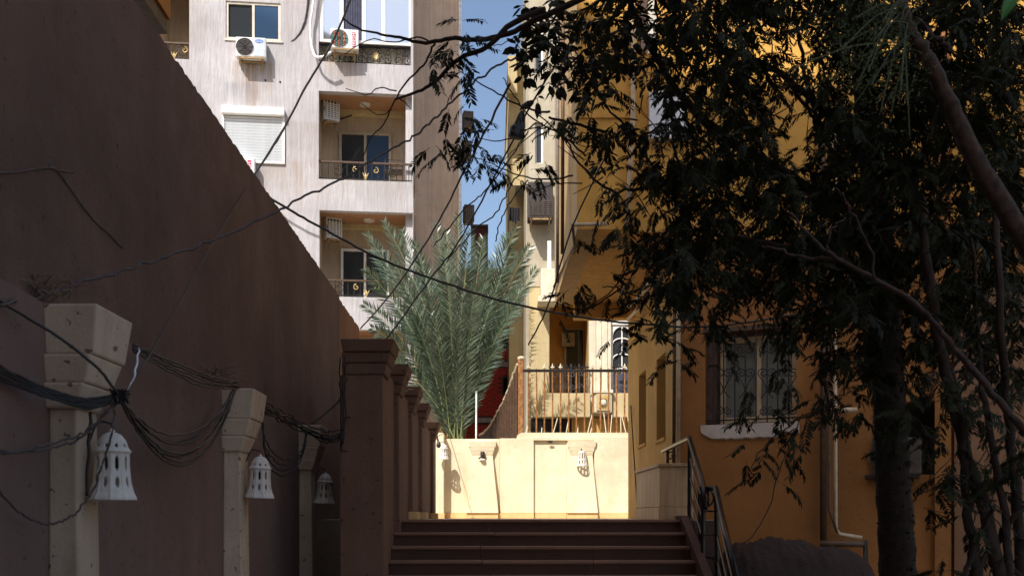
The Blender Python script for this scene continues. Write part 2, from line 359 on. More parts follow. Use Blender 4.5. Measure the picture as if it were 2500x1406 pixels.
# ------------------------------------------------------------------ stairs
st = thing('staircase', 'wide flight of red brown stone steps rising to the sunlit terrace', 'stairs', (.6, 11, 0))
XL, XR = -1.199, 2.37
for k in range(10):
    y, z = 12.5 - .3 * k, LZ - .16 * k
    js = [XL, -.05 + R.uniform(-.1, .1), 1.15 + R.uniform(-.1, .1), XR]
    for a, bb in zip(js[:-1], js[1:]):
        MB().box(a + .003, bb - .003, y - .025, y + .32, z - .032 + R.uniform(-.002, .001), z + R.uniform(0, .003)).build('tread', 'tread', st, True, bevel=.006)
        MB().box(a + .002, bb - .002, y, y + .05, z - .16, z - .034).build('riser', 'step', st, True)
MB().add([(XR + .002, 9.3, 0), (XR + .002, 12.9, 0), (XR + .002, 12.9, LZ + .05), (XR + .002, 12.5, LZ + .05), (XR + .002, 9.4, .12),
          (XR + .10, 9.3, 0), (XR + .10, 12.9, 0), (XR + .10, 12.9, LZ + .05), (XR + .10, 12.5, LZ + .05), (XR + .10, 9.4, .12)],
         [(4, 3, 2, 1, 0), (5, 6, 7, 8, 9), (0, 5, 9, 4), (4, 9, 8, 3), (3, 8, 7, 2)]).build('side_stringer', 'step', st, True)
MB().box(XR + .102, 2.79, 12.3, 12.505, 0, LZ - .01).build('side_wall', 'step', st, True)

# ------------------------------------------------------------------ cream wall at the head of the stairs
cw = thing('cream_wall', 'sunlit cream plaster wall with battered pilasters at the head of the stairs', 'wall', (1, 24, LZ))
fc = Fr(0, 24, 0)
def cu(px): return fc.u(px)
def cz(py): return E + (CY - py) * 24 / F
zb, zp = LZ, cz(1252)
def slab(x0, x1, y, v1, name='wall_face', mat='cream', z0=None, y0=None):
    MB().box(cu(x0), cu(x1), 24 - v1, 24.32, z0 if z0 is not None else zp + .002, cz(y)).build(name, mat, cw, True, bevel=.01)
def plin(x0, x1, v1): MB().box(cu(x0), cu(x1), 24 - v1, 24.31, zb, zp).build('plinth_block', 'plinth', cw, True, bevel=.008)
slab(1083, 1220.0, 1071, 0); slab(1220.2, 1303, 1070, .045)
slab(1303.2, 1383, 1075.5, -.025); slab(1303.2, 1450, 1066, .05, 'top_band', z0=cz(1075.2)); slab(1383.2, 1450, 1075.5, 0); slab(1450.2, 1548, 1066, .06)
plin(1083, 1139, .03); plin(1139.2, 1216, .16); plin(1216.2, 1303, .09); plin(1303.2, 1383, -.03); plin(1383.2, 1458, .16); plin(1458.2, 1548, .09)
mb = MB()                            # raised curb with a rounded shoulder that carries the fence
xs = [cu(1262)] + [cu(1262) + .17 * (1 - cos(a * pi / 12)) for a in range(1, 7)] + [cu(1548)]
zz = [cz(1066)] + [cz(1066) + .105 * sin(a * pi / 12) for a in range(1, 7)] + [cz(1055.5)]
for i in range(len(xs) - 1):
    mb.add([(xs[i], 24.02, cz(1070.5)), (xs[i + 1], 24.02, cz(1070.5)), (xs[i + 1], 24.3, cz(1070.5)), (xs[i], 24.3, cz(1070.5)), (xs[i], 24.02, zz[i]), (xs[i + 1], 24.02, zz[i + 1]), (xs[i + 1], 24.3, zz[i + 1]), (xs[i], 24.3, zz[i])], [(0, 1, 5, 4), (4, 5, 6, 7), (2, 3, 7, 6), (3, 0, 4, 7), (1, 2, 6, 5)])
mb.build('curb', 'cream', cw, True)
for (c, wt, wb) in ((1178, 25, 39), (1420, 26, 38)):
    s = MB().tbox((cu(c - wb), cu(c + wb), 24 - .20, 24 - .003), zp + .002, (cu(c - wt), cu(c + wt), 24 - .085, 24 - .003), cz(1112)).build('pilaster', 'cream', cw, True, bevel=.01)
    for (y0, y1, wd, v) in ((1112, 1103, wt + 2, .10), (1102.6, 1092, wt + 5, .112), (1091.6, 1077, wt + 9, .125)):
        MB().tbox((cu(c - wd + 1.5), cu(c + wd - 1.5), 24 - v + .02, 23.997), cz(y0), (cu(c - wd), cu(c + wd), 24 - v, 23.997), cz(y1)).build('capital_block', 'cream', s, True, bevel=.01)
fe = Fr(0, 23.7, 0)
s = MB().box(fe.u(1064), fe.u(1083.5), 23.7, 24.3, LZ, fe.z(0, 1056)).build('end_pilaster', 'cream', cw, True, bevel=.012)
MB().box(fe.u(1062.5), fe.u(1085), 23.66, 24.31, LZ + .001, fe.z(0, 1252)).build('plinth_block', 'plinth', s, True)
# outlet, holes
so = MB().box(cu(1410.5), cu(1426.5), 23.86, 23.90, cz(1234), cz(1224.5)).build('socket_box', 'frame', cw, True)
for x in (1412.2, 1417.3, 1422.2): MB().box(cu(x), cu(x + 3.2), 23.855, 23.861, cz(1232.3), cz(1226.3)).build('socket_hole', 'dark', so, True)
mb = MB(); mb.lathe([(.0, 0), (.03, 0), (.034, .012), (0, .013)], n=7); o = mb.build('chipped_hole', 'dark', cw); o.matrix_local = Matrix.Translation(Vector((cu(1343) - 1, -.055, cz(1079) - LZ))) @ Matrix.Rotation(pi / 2, 4, 'X') @ Matrix.Scale(2, 4, (1, 0, 0))

# ------------------------------------------------------------------ bell lamps
def holey(i, j, n=120):               # lens shaped openings in the clay shade: two rows of five, plus round holes at the shoulder
    seg = j % 12
    if 28 <= i <= 41: hw = 2.4 * (1 - abs((i - 34.5) / 7.4) ** 2); return not abs(seg - 5.5) < hw
    if 12 <= i <= 21: hw = 2.2 * (1 - abs((i - 16.5) / 5.4) ** 2); return not abs(seg - 5.5) < hw
    if 50 <= i <= 53: hw = 1.9 if i in (51, 52) else 1.1; return not abs(seg - 5.5) < hw
    return True
def bell_profile():
    key = [(.134, 0), (.130, .018), (.117, .045), (.103, .10), (.094, .19), (.0935, .262), (.104, .270), (.105, .278), (.095, .286), (.088, .30), (.076, .335), (.05, .37), (.012, .388), (.0, .389)]
    out = []; zs = []
    N = 66
    for k in range(N + 1):
        z = .389 * k / N
        for a, bb in zip(key[:-1], key[1:]):
            if a[1] <= z <= bb[1]:
                out.append((a[0] + (bb[0] - a[0]) * (z - a[1]) / max(1e-6, bb[1] - a[1]), z)); break
    return out
def make_bell(label, loc, s=1.0):
    t = thing('bell_lamp', label, 'lamp', loc, 0, 'clay bell lamps on the wall pilasters'); t.scale = (s, s, s)
    prof = [(r * (1 + 0), z) for r, z in bell_profile()]
    mb = MB(); n = 120; k = 0
    for r, z in prof:
        for j in range(n):
            rr = r * (1 + (.035 if j % 12 in (11, 0) else 0) * (z < .26)); mb.v.append((rr * cos(2 * pi * j / n), rr * sin(2 * pi * j / n), z))
    for i in range(len(prof) - 1):
        for j in range(n):
            if holey(i, j): mb.f.append((i * n + j, i * n + (j + 1) % n, (i + 1) * n + (j + 1) % n, (i + 1) * n + j))
    mb.build('shade', 'bell', t, smooth=True, solid=.009)
    MB().lathe([(0, .385), (.014, .386), (.016, .395), (.010, .402), (0, .408)], n=12).build('finial', 'bell', t, smooth=True)
    MB().tube(smoothpts([(-.13, 0, .33), (-.08, 0, .44), (0, 0, .43)], 5), .006).build('hook', 'iron', t)
    MB().lathe([(0, .17), (.03, .18), (.035, .21), (.02, .26), (.02, .33), (0, .34)], n=12).build('bulb_holder', 'grille', t)
    return t
b1 = make_bell('largest white clay bell lamp, on the nearest pilaster at far left', (-2.0, 5.25, 1.69), .93)
for (loc, lab) in (((-2.0, 8.57, 1.765), 'grey white clay bell lamp on the second pilaster of the left wall'), ((-2.0, 11.9, 1.765), 'dim clay bell lamp on the third pilaster, in deepest shade by the stair wall'),
                   (tuple(P(1083, 1121, 23.55)), 'tiny sunlit clay bell lamp at the left end of the cream wall')):
    c = copy_tree(b1); c.location = loc; relabel(c, lab); c.rotation_euler = (R.uniform(-.04, .04), R.uniform(-.05, .05), R.uniform(0, .5))
# lattice lamp and broken lamp on the cream wall
t = thing('lattice_lamp', 'small white conical lattice lamp hanging on the right cream pilaster', 'lamp', tuple(P(1421, 1138, 23.82)), 0)
mb = MB(); n = 40; prof = [(.135 - .055 * k / 24, .36 * k / 24) for k in range(25)] + [(.05, .365), (.0, .37)]
mb.lathe(prof, n=n, keep=lambda i, j: not ((3 <= i <= 8 and (j % 4) in (1, 2)) or (12 <= i <= 20 and (j % 4) in (1, 2)) or (9 < i < 11 and j % 4 in (3,))))
mb.build('shade', 'bell', t, smooth=True, solid=.01)
MB().tube(smoothpts([(0, .15, .33), (-.02, .08, .43), (0, 0, .36)], 5), .012).build('hook', 'iron', t)
t = thing('broken_lamp', 'broken lamp socket with dangling remains on the left cream pilaster', 'lamp', tuple(P(1178, 1122, 23.86)), 0)
MB().lathe([(0, .20), (.05, .19), (.06, .12), (.035, .07), (.03, .03), (0, .02)], n=9).build('socket', 'grille', t)
mb = MB()
for k in range(5): mb.tube(smoothpts([(0, .02, .16), (R.uniform(-.08, .08), 0, .12), (R.uniform(-.1, .1), 0, R.uniform(-.02, .1))], 3), .009)
mb.build('wire_stub', 'iron', t)
MB().lathe([(0, -.03), (.055, -.02), (.07, .0), (.05, .02), (0, .04)], n=12).build('shade_shard', 'bell', t)

# ------------------------------------------------------------------ fence on the cream wall
fn = thing('iron_fence', 'rusty iron railing with spear tips standing on top of the cream wall', 'fence', (cu(1400), 24.15, cz(1056)))
ff = Fr(0, 24.15, 0)
def fz(py): return E + (CY - py) * 24.15 / F
barx = [1290 + 19.6 * k for k in range(13)]
for i, px in enumerate(barx):
    x = ff.u(px); bar = MB().tube([(x, 24.15, fz(1060)), (x + R.uniform(-.006, .006), 24.15, fz(980)), (x, 24.15, fz(900))], .021, 6).build('bar', 'rust', fn, True)
    if i in (0, 2, 3, 4, 8, 9, 12):
        MB().lathe([(.012, 0), (.03, .03), (.034, .045), (.012, .06), (.022, .075), (.0, .15)], (x, 24.15, fz(901)), 6).add([(x - .06, 24.14, fz(897)), (x + .06, 24.14, fz(897)), (x + .06, 24.16, fz(897)), (x - .06, 24.16, fz(897)), (x, 24.15, fz(892))], [(0, 1, 4), (1, 2, 4), (2, 3, 4), (3, 0, 4), (3, 2, 1, 0)]).build('spear_tip', 'palerust', bar, True)
MB().box(ff.u(1276), ff.u(1546), 24.125, 24.175, fz(908), fz(901.5)).build('top_rail', 'iron', fn, True, bevel=.005)
MB().box(ff.u(1265), ff.u(1277.5), 24.09, 24.21, fz(1068), fz(876)).build('corner_post', 'rust', fn, True, bevel=.01)
MB().lathe([(.0, 0), (.09, .0), (.1, .04), (.05, .07), (0, .075)], (ff.u(1272), 24.15, fz(877)), 7).build('post_cap', 'palerust', fn, True)
for (a, ya, bb, yb) in ((1283, 1057, 1290, 1035), (1322, 1057, 1323, 1044), (1350, 1057, 1361, 1021), (1382, 1057, 1387, 1030), (1410, 1057, 1411, 1038), (1434, 1057, 1446, 1010), (1441, 1057, 1445, 1042), (1480, 1057, 1474, 1008), (1490, 1057, 1494, 1012), (1516, 1057, 1515, 1008), (1529, 1057, 1518, 1015), (1537, 1045, 1532, 1015)):
    MB().tube([P(a, ya + 2, 24.05), P(bb, yb, 24.22)], .012, 5).build('loose_rod', 'palerust', fn, True)
# board screen running back from the post, its top sagging in a curve
bs = thing('board_screen', 'dark weathered board screen with sagging curved top behind the rusty corner post', 'fence', tuple(P(1230, 1070, 25)))
for k in range(15):
    f0 = k / 15; f1 = (k + 1) / 15
    def at(f): return ff.u(1263) - .95 * f, 24.25 + 2.2 * f
    hh = lambda f: fz(888) - 1.55 * (1 - (1 - f) ** 1.7) + 0
    (xa, ya), (xb, yb) = at(f0), at(f1 - .006); za, zb_ = hh(f0), hh(f1)
    pl = MB().add([(xa, ya, LZ), (xb, yb, LZ), (xb + .02, yb + .02, LZ), (xa + .02, ya + .02, LZ), (xa, ya, za), (xb, yb, zb_), (xb + .02, yb + .02, zb_), (xa + .02, ya + .02, za)], [(0, 4, 5, 1), (4, 7, 6, 5), (1, 5, 6, 2), (2, 6, 7, 3), (3, 7, 4, 0)]).build('plank', 'wood', bs, True)
    MB().tube([(xa, ya - .01, za + .01), ((xa + xb) / 2 + R.uniform(-.02, .02), (ya + yb) / 2, (za + zb_) / 2 + R.uniform(.0, .05)), (xb, yb, zb_ + .01)], .028, 5).build('torn_edge', 'palerust', pl, True)

# ------------------------------------------------------------------ white apartment block
fa = Fr(-3.33, 27, 6)
def stn(x0, x1, y0, y1, c, k): return (fa.u(x0), fa.u(x1), fa.z(x0, y1), fa.z(x0, y0), c, k)
M['white'] = stucco('combed white stucco', (.50, .485, .505), (.30, .24, .21), .34, .42, 1.0, sx=12, sz=.8, gscale=16, gz=.17, stains=[
    stn(575, 665, 152, 275, (.30, .19, .09), .75), stn(605, 630, 150, 330, (.28, .17, .08), .8), stn(795, 880, 148, 235, (.28, .18, .09), .7), stn(540, 625, 205, 262, (.22, .22, .27), .6),
    stn(625, 740, 396, 480, (.34, .27, .2), .6), stn(778, 1005, 437, 520, (.40, .36, .32), .5), stn(460, 500, 0, 300, (.38, .33, .3), .5), stn(690, 775, 0, 140, (.36, .28, .27), .45), stn(700, 790, 300, 620, (.34, .27, .23), .5)])
wb = fa.root('apartment_block', 'white combed stucco apartment block with loggias rising behind the left wall', 'building')
ZT = fa.z(778, -420)
H = dict(L0=fa.rect(385, 462, -80, 142), W1=fa.rect(551, 685, 2, 95), SH=fa.rect(548, 690, 280, 394), L1=fa.rect(778, 1003, -75, 150), L2=fa.rect(778, 1006, 222, 437), L3=fa.rect(780, 1008, 513, 723), L4=fa.rect(790, 1010, 803, 1010))
ue = fa.u(1009)
holed(MB(), fa.u(-250), ue, LZ, ZT, list(H.values()), -.22, 0).build('wall', 'white', wb)
MB().box(ue - .2, ue, .222, 2.2, LZ, ZT).build('return_wall', 'white', wb)
u2 = fa.u(1124, -2.2)
MB().box(ue - .21, u2, 2.2, 2.5, LZ, ZT - .5).build('set_back_wall', 'brownst', wb)
MB().box(u2 - .06, u2 + .03, 2.10, 2.19, LZ, ZT - .5).build('downpipe', 'hose', wb)
MB().box(fa.u(-250), u2, 2.502, 10, LZ, ZT - .5).build('rear_wall', 'white', wb)
def loggia(h, depth, back='loggia'):
    u0, u1, z0, z1 = h
    MB().box(u0 - .05, u1 + .05, depth, depth + .1, z0 - .1, z1 + .1).build('loggia_back_wall', back, wb)
    MB().box(u0 - .12, u0 - .001, .221, depth - .001, z0, z1).build('loggia_side_wall', 'loggia', wb)
    MB().box(u1 + .001, u1 + .10, .221, depth - .001, z0, z1).build('loggia_side_wall', 'loggia', wb)
    MB().box(u0 - .02, u1 + .02, .002, depth - .001, z1 + .002, z1 + .1).build('loggia_ceiling', 'soffit', wb)
    MB().box(u0 - .02, u1 + .02, .221, depth - .001, z0 - .1, z0 - .002).build('loggia_floor', 'loggia', wb)
    MB().box(u0 + .1, u1 - .01, depth - .2, depth - .003, z1 - .14, z1 - .003).build('ceiling_beam', 'beige', wb)
for k in ('L0', 'L2', 'L3', 'L4'): loggia(H[k], 1.35)
def window(root, u0, u1, z0, z1, y, nsash, fmat, pmats, fw=.05, fd=.07):
    mb = MB(); mb.box(u0, u1, y, y + fd, z0, z0 + fw).box(u0, u1, y, y + fd, z1 - fw, z1).box(u0, u0 + fw, y + .001, y + fd - .001, z0 + fw, z1 - fw).box(u1 - fw, u1, y + .001, y + fd - .001, z0 + fw, z1 - fw)
    sw = (u1 - u0 - 2 * fw) / nsash
    for k in range(1, nsash): c = u0 + fw + sw * k; mb.box(c - fw * .5, c + fw * .5, y + .001, y + fd - .001, z0 + fw, z1 - fw)
    f = mb.build('window', fmat, root)
    for k in range(nsash):
        a = u0 + fw + sw * k; yy = y + (.02 if k % 2 else .045)
        MB().box(a, a + sw, yy, yy + .012, z0 + fw, z1 - fw).build('pane', pmats[k % len(pmats)], f)
    return f
u0, u1, z0, z1 = H['W1']
window(wb, u0, u1, z0, z1, .03, 2, 'frame', ['glass', 'bluereflect'], .065)
MB().box(u0 - .05, u1 + .05, .215, .9, z0 - .1, z1 + .1).build('room', 'dark', wb)
MB().box(u0 - .03, u1 + .06, -.03, .02, z0 - .05, z0 - .002).build('sill', 'frame', wb)
# roller shutter
u0, u1, z0, z1 = H['SH']
sh = MB().box(u0 - .06, u1 + .06, -.16, -.002, z1 - .02, z1 + .19).build('shutter', 'whiteframe', wb, bevel=.02)
mb = MB(); mb.box(u0 - .06, u0, -.05, .05, z0 - .03, z1 - .022).box(u1, u1 + .06, -.05, .05, z0 - .03, z1 - .022).box(u0 + .001, u1 - .001, -.05, .04, z0 - .03, z0 + .012); mb.build('guide_rail', 'whiteframe', sh)
n = 16; hs = (z1 - .02 - z0 - .014) / n; base = None
for k in range(n):
    if base is None:
        base = MB().tbox((u0 + .002, u1 - .002, -.008, .03), 0, (u0 + .002, u1 - .002, -.030, .03), hs * .74).build('slat', 'slat', sh); o = base
    else: o = base.copy(); COL.objects.link(o); o.parent = sh
    o.location = (0, 0, z0 + .014 + k * hs)
MB().box(u0, u1, .032, .05, z0 + .013, z1).build('backing', 'grille', sh)
# glazed top loggia
u0, u1, z0, z1 = H['L1']; zr = fa.z(778, 99)
MB().box(u0 - .05, u1 + .05, 1.3, 1.4, z0, z1).build('room', 'room', wb)
cuts = [fa.u(p) for p in (778, 834, 888, 936, 1003)]
mb = MB(); fwid = .07
mb.box(u0, u1, .04, .13, zr - .01, zr + .06)
for i, c in enumerate(cuts): mb.box(c - (0 if i == 0 else .05), c + (0 if i == 4 else .05) + (.07 if i == 0 else 0) , .041, .129, zr + .061, z1)
g = mb.build('glazing', 'whiteframe', wb)
for i in range(4):
    a, bb = cuts[i] + .05, cuts[i + 1] - .05
    if i == 1:
        mb = MB(); nn = 22; pts = [(a + (bb - a) * k / nn, .085 + (.012 if k % 2 else -.012)) for k in range(nn + 1)]
        for k in range(nn): mb.add([(pts[k][0], pts[k][1], zr + .06), (pts[k + 1][0], pts[k + 1][1], zr + .06), (pts[k + 1][0], pts[k + 1][1], z1), (pts[k][0], pts[k][1], z1)], [(0, 1, 2, 3)])
        mb.build('ribbed_blind', 'curtain', g)
    else: MB().box(a, bb, .08, .092, zr + .06, z1).build('pane', 'mirror', g)
MB().box(u0, u1, .30, .32, z0, zr).build('backing_panel', 'colw', wb)
def spiral(c, r, turns, a0, sgn, n=22, y=0):
    return [(c[0] + r * (1 - .8 * k / n) * cos(a0 + sgn * 2 * pi * turns * k / n), y, c[1] + r * (1 - .8 * k / n) * sin(a0 + sgn * 2 * pi * turns * k / n)) for k in range(n + 1)]
def railing(u0, u1, z0, z1, y, nb, fancy):
    rl = MB().box(u0, u1, y - .03, y + .03, z1 - .045, z1).build('railing', 'wood' if not fancy else 'iron', wb)
    MB().box(u0, u1, y - .012, y + .012, z0 + .05, z0 + .075).build('bottom_rail', 'iron', rl)
    for k in range(nb):
        x = u0 + (u1 - u0) * (k + .5) / nb
        MB().box(x - .011, x + .011, y - .011, y + .011, z0, z1 - .046).build('bar', 'iron', rl)
    cx, czz = (u0 + u1) / 2, (z0 + z1) / 2
    if not fancy:
        for sx in (-1, 1):
            MB().tube(spiral((cx + sx * .27, czz + .04), .09, 1.1, pi / 2, -sx, 16, y - .015), .013, 5).build('scroll', 'brass', rl)
            MB().tube(spiral((u0 + (u1 - u0) * (.2 if sx < 0 else .8), czz), .16, 1.3, pi / 2, sx, 20, y - .012), .010, 4).build('scroll', 'iron', rl)
        mb = MB()
        for a in (-.6, 0, .6): mb.tube([(cx, y - .015, czz - .22), (cx + .05 * a, y - .02, czz - .12), (cx + .14 * a, y - .015, czz - .02)], [.012, .022, .004], 5)
        mb.build('leaf_ornament', 'brass', rl)
    else:
        for k in range(5):
            x = u0 + (u1 - u0) * (k + .5) / 5
            for sx in (-1, 1):
                for sz in (-1, 1): MB().tube(spiral((x + sx * .11, czz + sz * .11), .11, 1.2, pi / 2 * (1 + sz), sx * sz, 16, y - .012), .013, 4).build('scroll', 'iron', rl)
        for a in range(5):
            q = pi / 2 + (a - 2) * .5
            MB().tube([(cx + .3, y - .03, czz - .12), (cx + .3 + .12 * cos(q), y - .035, czz - .12 + .2 * sin(q))], [.025, .006], 5).build('leaf_ornament', 'brass', rl)
    return rl
railing(u0, u1, z0, zr - .02, .12, 16, True)
for k, ya, yb in (('L0', 98, 142), ('L2', 389, 437), ('L3', 679, 723), ('L4', 965, 1010)):
    u0, u1, z0, z1 = H[k]; px = {'L0': 385, 'L2': 778, 'L3': 780, 'L4': 790}[k]
    railing(u0, u1, z0, fa.z(px, ya), .10, 15 if k != 'L0' else 6, False)
# loggia doors
for k, a, bb, ytop in (('L2', 828, 955, 322), ('L3', 832, 950, 607)):
    u0, u1, z0, z1 = H[k]; ua, ub = fa.u(a, -1.3), fa.u(bb, -1.3); zt = fa.z(a, ytop, -1.3)
    window(wb, ua, ub, z0 - .002, zt, 1.28, 2, 'goldframe' if k == 'L2' else 'whiteframe', ['glass', 'bluereflect' if k == 'L2' else 'glass'], .07, .065)
# patio chair on the balcony
t = thing('balcony_chair', 'dark wire chair leaning behind the middle balcony railing', 'chair', tuple(fa.world(fa.u(962), -.55, H['L2'][2])), fa.a)
mb = MB()
for sx in (-.24, .24): mb.tube(smoothpts([(sx, -.2, 0), (sx, -.18, .42), (sx, .22, .44), (sx, .3, .9)], 4), .014, 5)
mb.build('frame', 'iron', t)
MB().box(-.24, .24, -.2, .22, .42, .445).build('seat', 'iron', t)
mb = MB()
for k in range(5): mb.tube([(-.24, .23 + .016 * k, .52 + k * .09), (.24, .23 + .016 * k, .52 + k * .09)], .009, 4)
mb.build('backrest', 'iron', t)
for q in (.06, .0): pass
# loggia wall-lamps (ceiling discs)
for k, px in (('L2', 890), ('L3', 900)):
    u0, u1, z0, z1 = H[k]; MB().lathe([(0, 0), (.14, 0), (.16, .03), (.16, .05)], (fa.u(px), .75, z1 - .05), 14).build('ceiling_lamp', 'frame', wb)
# side arm bracket in middle loggia
MB().tube([(fa.u(825, -1.3), 1.34, fa.z(825, 292, -1.3)), (fa.u(860, -1.3), 1.0, fa.z(860, 292, -1.3))], .02, 6).build('clothes_arm', 'iron', wb)
# drilled holes in the facade
for px, py in ((648, 197), (684, 201)):
    o = MB().lathe([(0, 0), (.03, 0), (.03, .01), (0, .01)], n=8).build('drill_hole', 'dark', wb); o.matrix_local = Matrix.Translation(Vector((fa.u(px), .004, fa.z(px, py)))) @ Matrix.Rotation(pi / 2, 4, 'X')

# ------------------------------------------------------------------ air conditioners
def make_ac(label, loc, rz, wd=.80, ht=.54, dp=.30, style=0, case='acwhite'):
    t = thing('air_conditioner', label, 'air conditioner', loc, rz, 'outdoor air conditioner units on the facades')
    MB().box(-wd / 2, wd / 2, -dp, -.04, 0, ht).build('casing', case, t, bevel=.018)
    cx = -wd * .2; r = min(ht * .43, wd * .29 if style == 2 else 9); yf = -dp - .003
    o = MB().lathe([(0, 0), (r, 0), (r, .01), (0, .011)], n=24).build('fan_opening', 'grille', t); o.matrix_local = Matrix.Translation(Vector((cx, yf + .004, ht / 2))) @ Matrix.Rotation(pi / 2, 4, 'X')
    if style == 2:      # horizontal louvres across
        MB().box(-wd * .42, wd * .42, yf - .001, yf + .002, .06, ht - .05).build('louvre_back', 'grille', t)
        for k in range(8): MB().box(-wd * .44, wd * .44, yf - .014, yf - .002, .07 + k * .052, .095 + k * .052).build('louvre', case, t)
        for k in range(4): MB().box(-wd * .3 + k * wd * .2 - .012, -wd * .3 + k * wd * .2 + .012, yf - .018, yf - .001, .06, ht - .05).build('upright', case, t)
    else:
        mb = MB()
        for q in (1, .75, .5, .25):
            ring = [(cx + r * q * cos(2 * pi * k / 24), yf - .018, ht / 2 + r * q * sin(2 * pi * k / 24)) for k in range(25)]
            mb.tube(ring, .006, 4, False)
        for k in range(8): mb.tube([(cx, yf - .018, ht / 2), (cx + r * cos(k * pi / 4), yf - .018, ht / 2 + r * sin(k * pi / 4))], .005, 4)
        mb.build('fan_guard', 'grille', t)
    if style == 1:
        for k in range(7):
            x0 = cx - r + 2 * r * (k + .1) / 7; x1 = x0 + 2 * r * .8 / 7; xm = (x0 + x1) / 2 - cx; hh = sqrt(max(.0004, r * r - xm * xm)) * .96
            MB().box(x0, x1, yf - .012, yf - .002, ht / 2 - hh, ht / 2 + hh).build('fan_vane', 'fanred' if k % 2 else 'fangreen', t)
        l = MB().box(wd * .27, wd * .39, yf - .004, yf + .001, .05, ht - .08).build('label_plate', 'red', t)
        textmesh('FRESH', .13, 'lettering', 'letter', l, Matrix.Translation(Vector((wd * .33, yf - .006, ht / 2 - .015))) @ Matrix.Rotation(pi / 2, 4, 'X') @ Matrix.Rotation(pi / 2, 4, 'Z'))
    if style == 0:
        l = MB().box(wd * .10, wd * .46, yf - .004, yf + .001, .03, ht - .03).build('side_panel', 'acpanel', t)
        o = MB().lathe([(0, 0), (.11, 0), (.11, .006), (0, .007)], n=22).build('badge', 'blue', l); o.matrix_local = Matrix.Translation(Vector((wd * .28, yf - .004, ht - .10))) @ Matrix.Rotation(pi / 2, 4, 'X') @ Matrix.Scale(.42, 4, (0, 1, 0))
    mb = MB()
    for sx in (-.36, .36): mb.box(sx * wd - .02, sx * wd + .02, -dp - .02, 0, -.05, -.012); mb.tube([(sx * wd, -dp + .02, -.04), (sx * wd, 0, -.22)], .014, 4)
    mb.box(-wd * .42, wd * .42, -dp - .02, -dp + .02, -.049, -.013).box(-wd * .42, wd * .42, -.08, -.04, -.049, -.013)
    mb.build('bracket', 'rusty', t)
    return t
def on_fa(px, py, v=0): u, z = fa.uz(px, py, v); return tuple(fa.world(u, v, z))
a1 = make_ac('white air conditioner with blue oval badge below the topmost window', on_fa(616, 152), fa.a, .78, .52)
textmesh('Carrier', .065, 'lettering', 'letter', [c for c in kids(a1) if c.name.startswith('side_panel')][0], Matrix.Translation(Vector((.78 * .28, -.312, .415))) @ Matrix.Rotation(pi / 2, 4, 'X'))
a2 = make_ac('white air conditioner with striped fan and magenta label on the top balcony', on_fa(841, 133), fa.a, .74, .52, .34, 1)
a2.rotation_euler.z += .06
a3 = make_ac('white air conditioner half hidden by the wall top below the roller shutter', on_fa(588, 446), fa.a, .80, .58, .3, 1)
a4 = make_ac('louvred air conditioner on the side wall of the middle loggia', on_fa(803, 302, -.9), fa.a + radians(22), .46, .58, .26, 2)
a5 = make_ac('louvred air conditioner on the side wall of the lower loggia', on_fa(809, 588, -.9), fa.a + radians(22), .46, .58, .26, 2)
for px, py, d, lab in ((1139, 322, 34, 'upper rusty boxed air conditioner against the sky beside the white block'), (1135, 393, 34, 'lower rusty boxed air conditioner against the sky beside the white block'), (1141, 548, 34, 'rusty boxed air conditioner just above the palm top')):
    c = make_ac(lab, tuple(P(px, py, d)), radians(12), .34 if py != 393 else .3, .56, .4, 2, 'acgrey')

# ------------------------------------------------------------------ brick house behind the palm
fb = Fr(P(1200, 0, 36).x, 36, 0)
bk = fb.root('brick_house', 'unfinished red brick house with concrete frame behind the palm', 'house')
bx0, bx1 = fb.u(1120), fb.u(1241)
hol = [fb.rect(1229, 1241, 785, 852), fb.rect(1229, 1241, 921, 962), fb.rect(1160, 1205, 740, 850)]
ztop = fb.z(0, 655)
holed(MB(), bx0, bx1, LZ, ztop, hol, -.3, 0).build('wall', 'mortar', bk)
MB().box(bx0, fb.u(1296), .301, .6, LZ, ztop - .1).build('room', 'dark', bk)
MB().box(fb.u(1242), fb.u(1274), -.12, .3, LZ, fb.z(0, 600)).build('concrete_column', 'concrete', bk)
hol2 = [fb.rect(1274.5, 1294, 786, 852), fb.rect(1274.5, 1294, 920, 975)]
holed(MB(), fb.u(1274.2), fb.u(1296), LZ, fb.z(0, 715), hol2, -.3, 0).build('wall', 'mortar', bk)
for (x0, x1, y0, y1) in ((1170, 1241, 884, 895), (1120, 1200, 1020, 1031), (1274.5, 1296, 913, 919), (1120, 1241, 656, 664)):
    MB().box(fb.u(x0), fb.u(x1), -.05, .0, fb.z(0, y1), fb.z(0, y0)).build('lintel', 'lintel', bk)
lin = [fb.rect(1170, 1241, 882, 897), fb.rect(1120, 1200, 1018, 1033), fb.rect(1274.5, 1296, 911, 921), fb.rect(1120, 1241, 654, 666)]
allb = []
for (a, bb, zt) in ((bx0, bx1, ztop), (fb.u(1274.5), fb.u(1296), fb.z(0, 715))):
    z = LZ; row = 0
    while z < zt - .07:
        x = a - (.13 if row % 2 else 0)
        while x < bb:
            x0, x1 = max(x, a), min(x + .248, bb)
            if x1 - x0 > .05 and not any(h[0] - .01 < x1 and x0 < h[1] + .01 and h[2] - .02 < z + .06 and z < h[3] + .02 for h in hol + hol2 + lin): allb.append((x0, x1, z))
            x += .26
        z += .082; row += 1
def cent(b_):
    p = P(0, 0, 36); px = CX + (fb.X + b_[0] + .12) * F / 36; py = CY - (b_[2] + .035 - E) * F / 36
    return abs(px - 1212) + abs(py - 950) * .35
allb.sort(key=cent)
unit = MB().box(0, 1, -.014, -.001, 0, .069).build('brick', 'brick', bk); proto_used = False
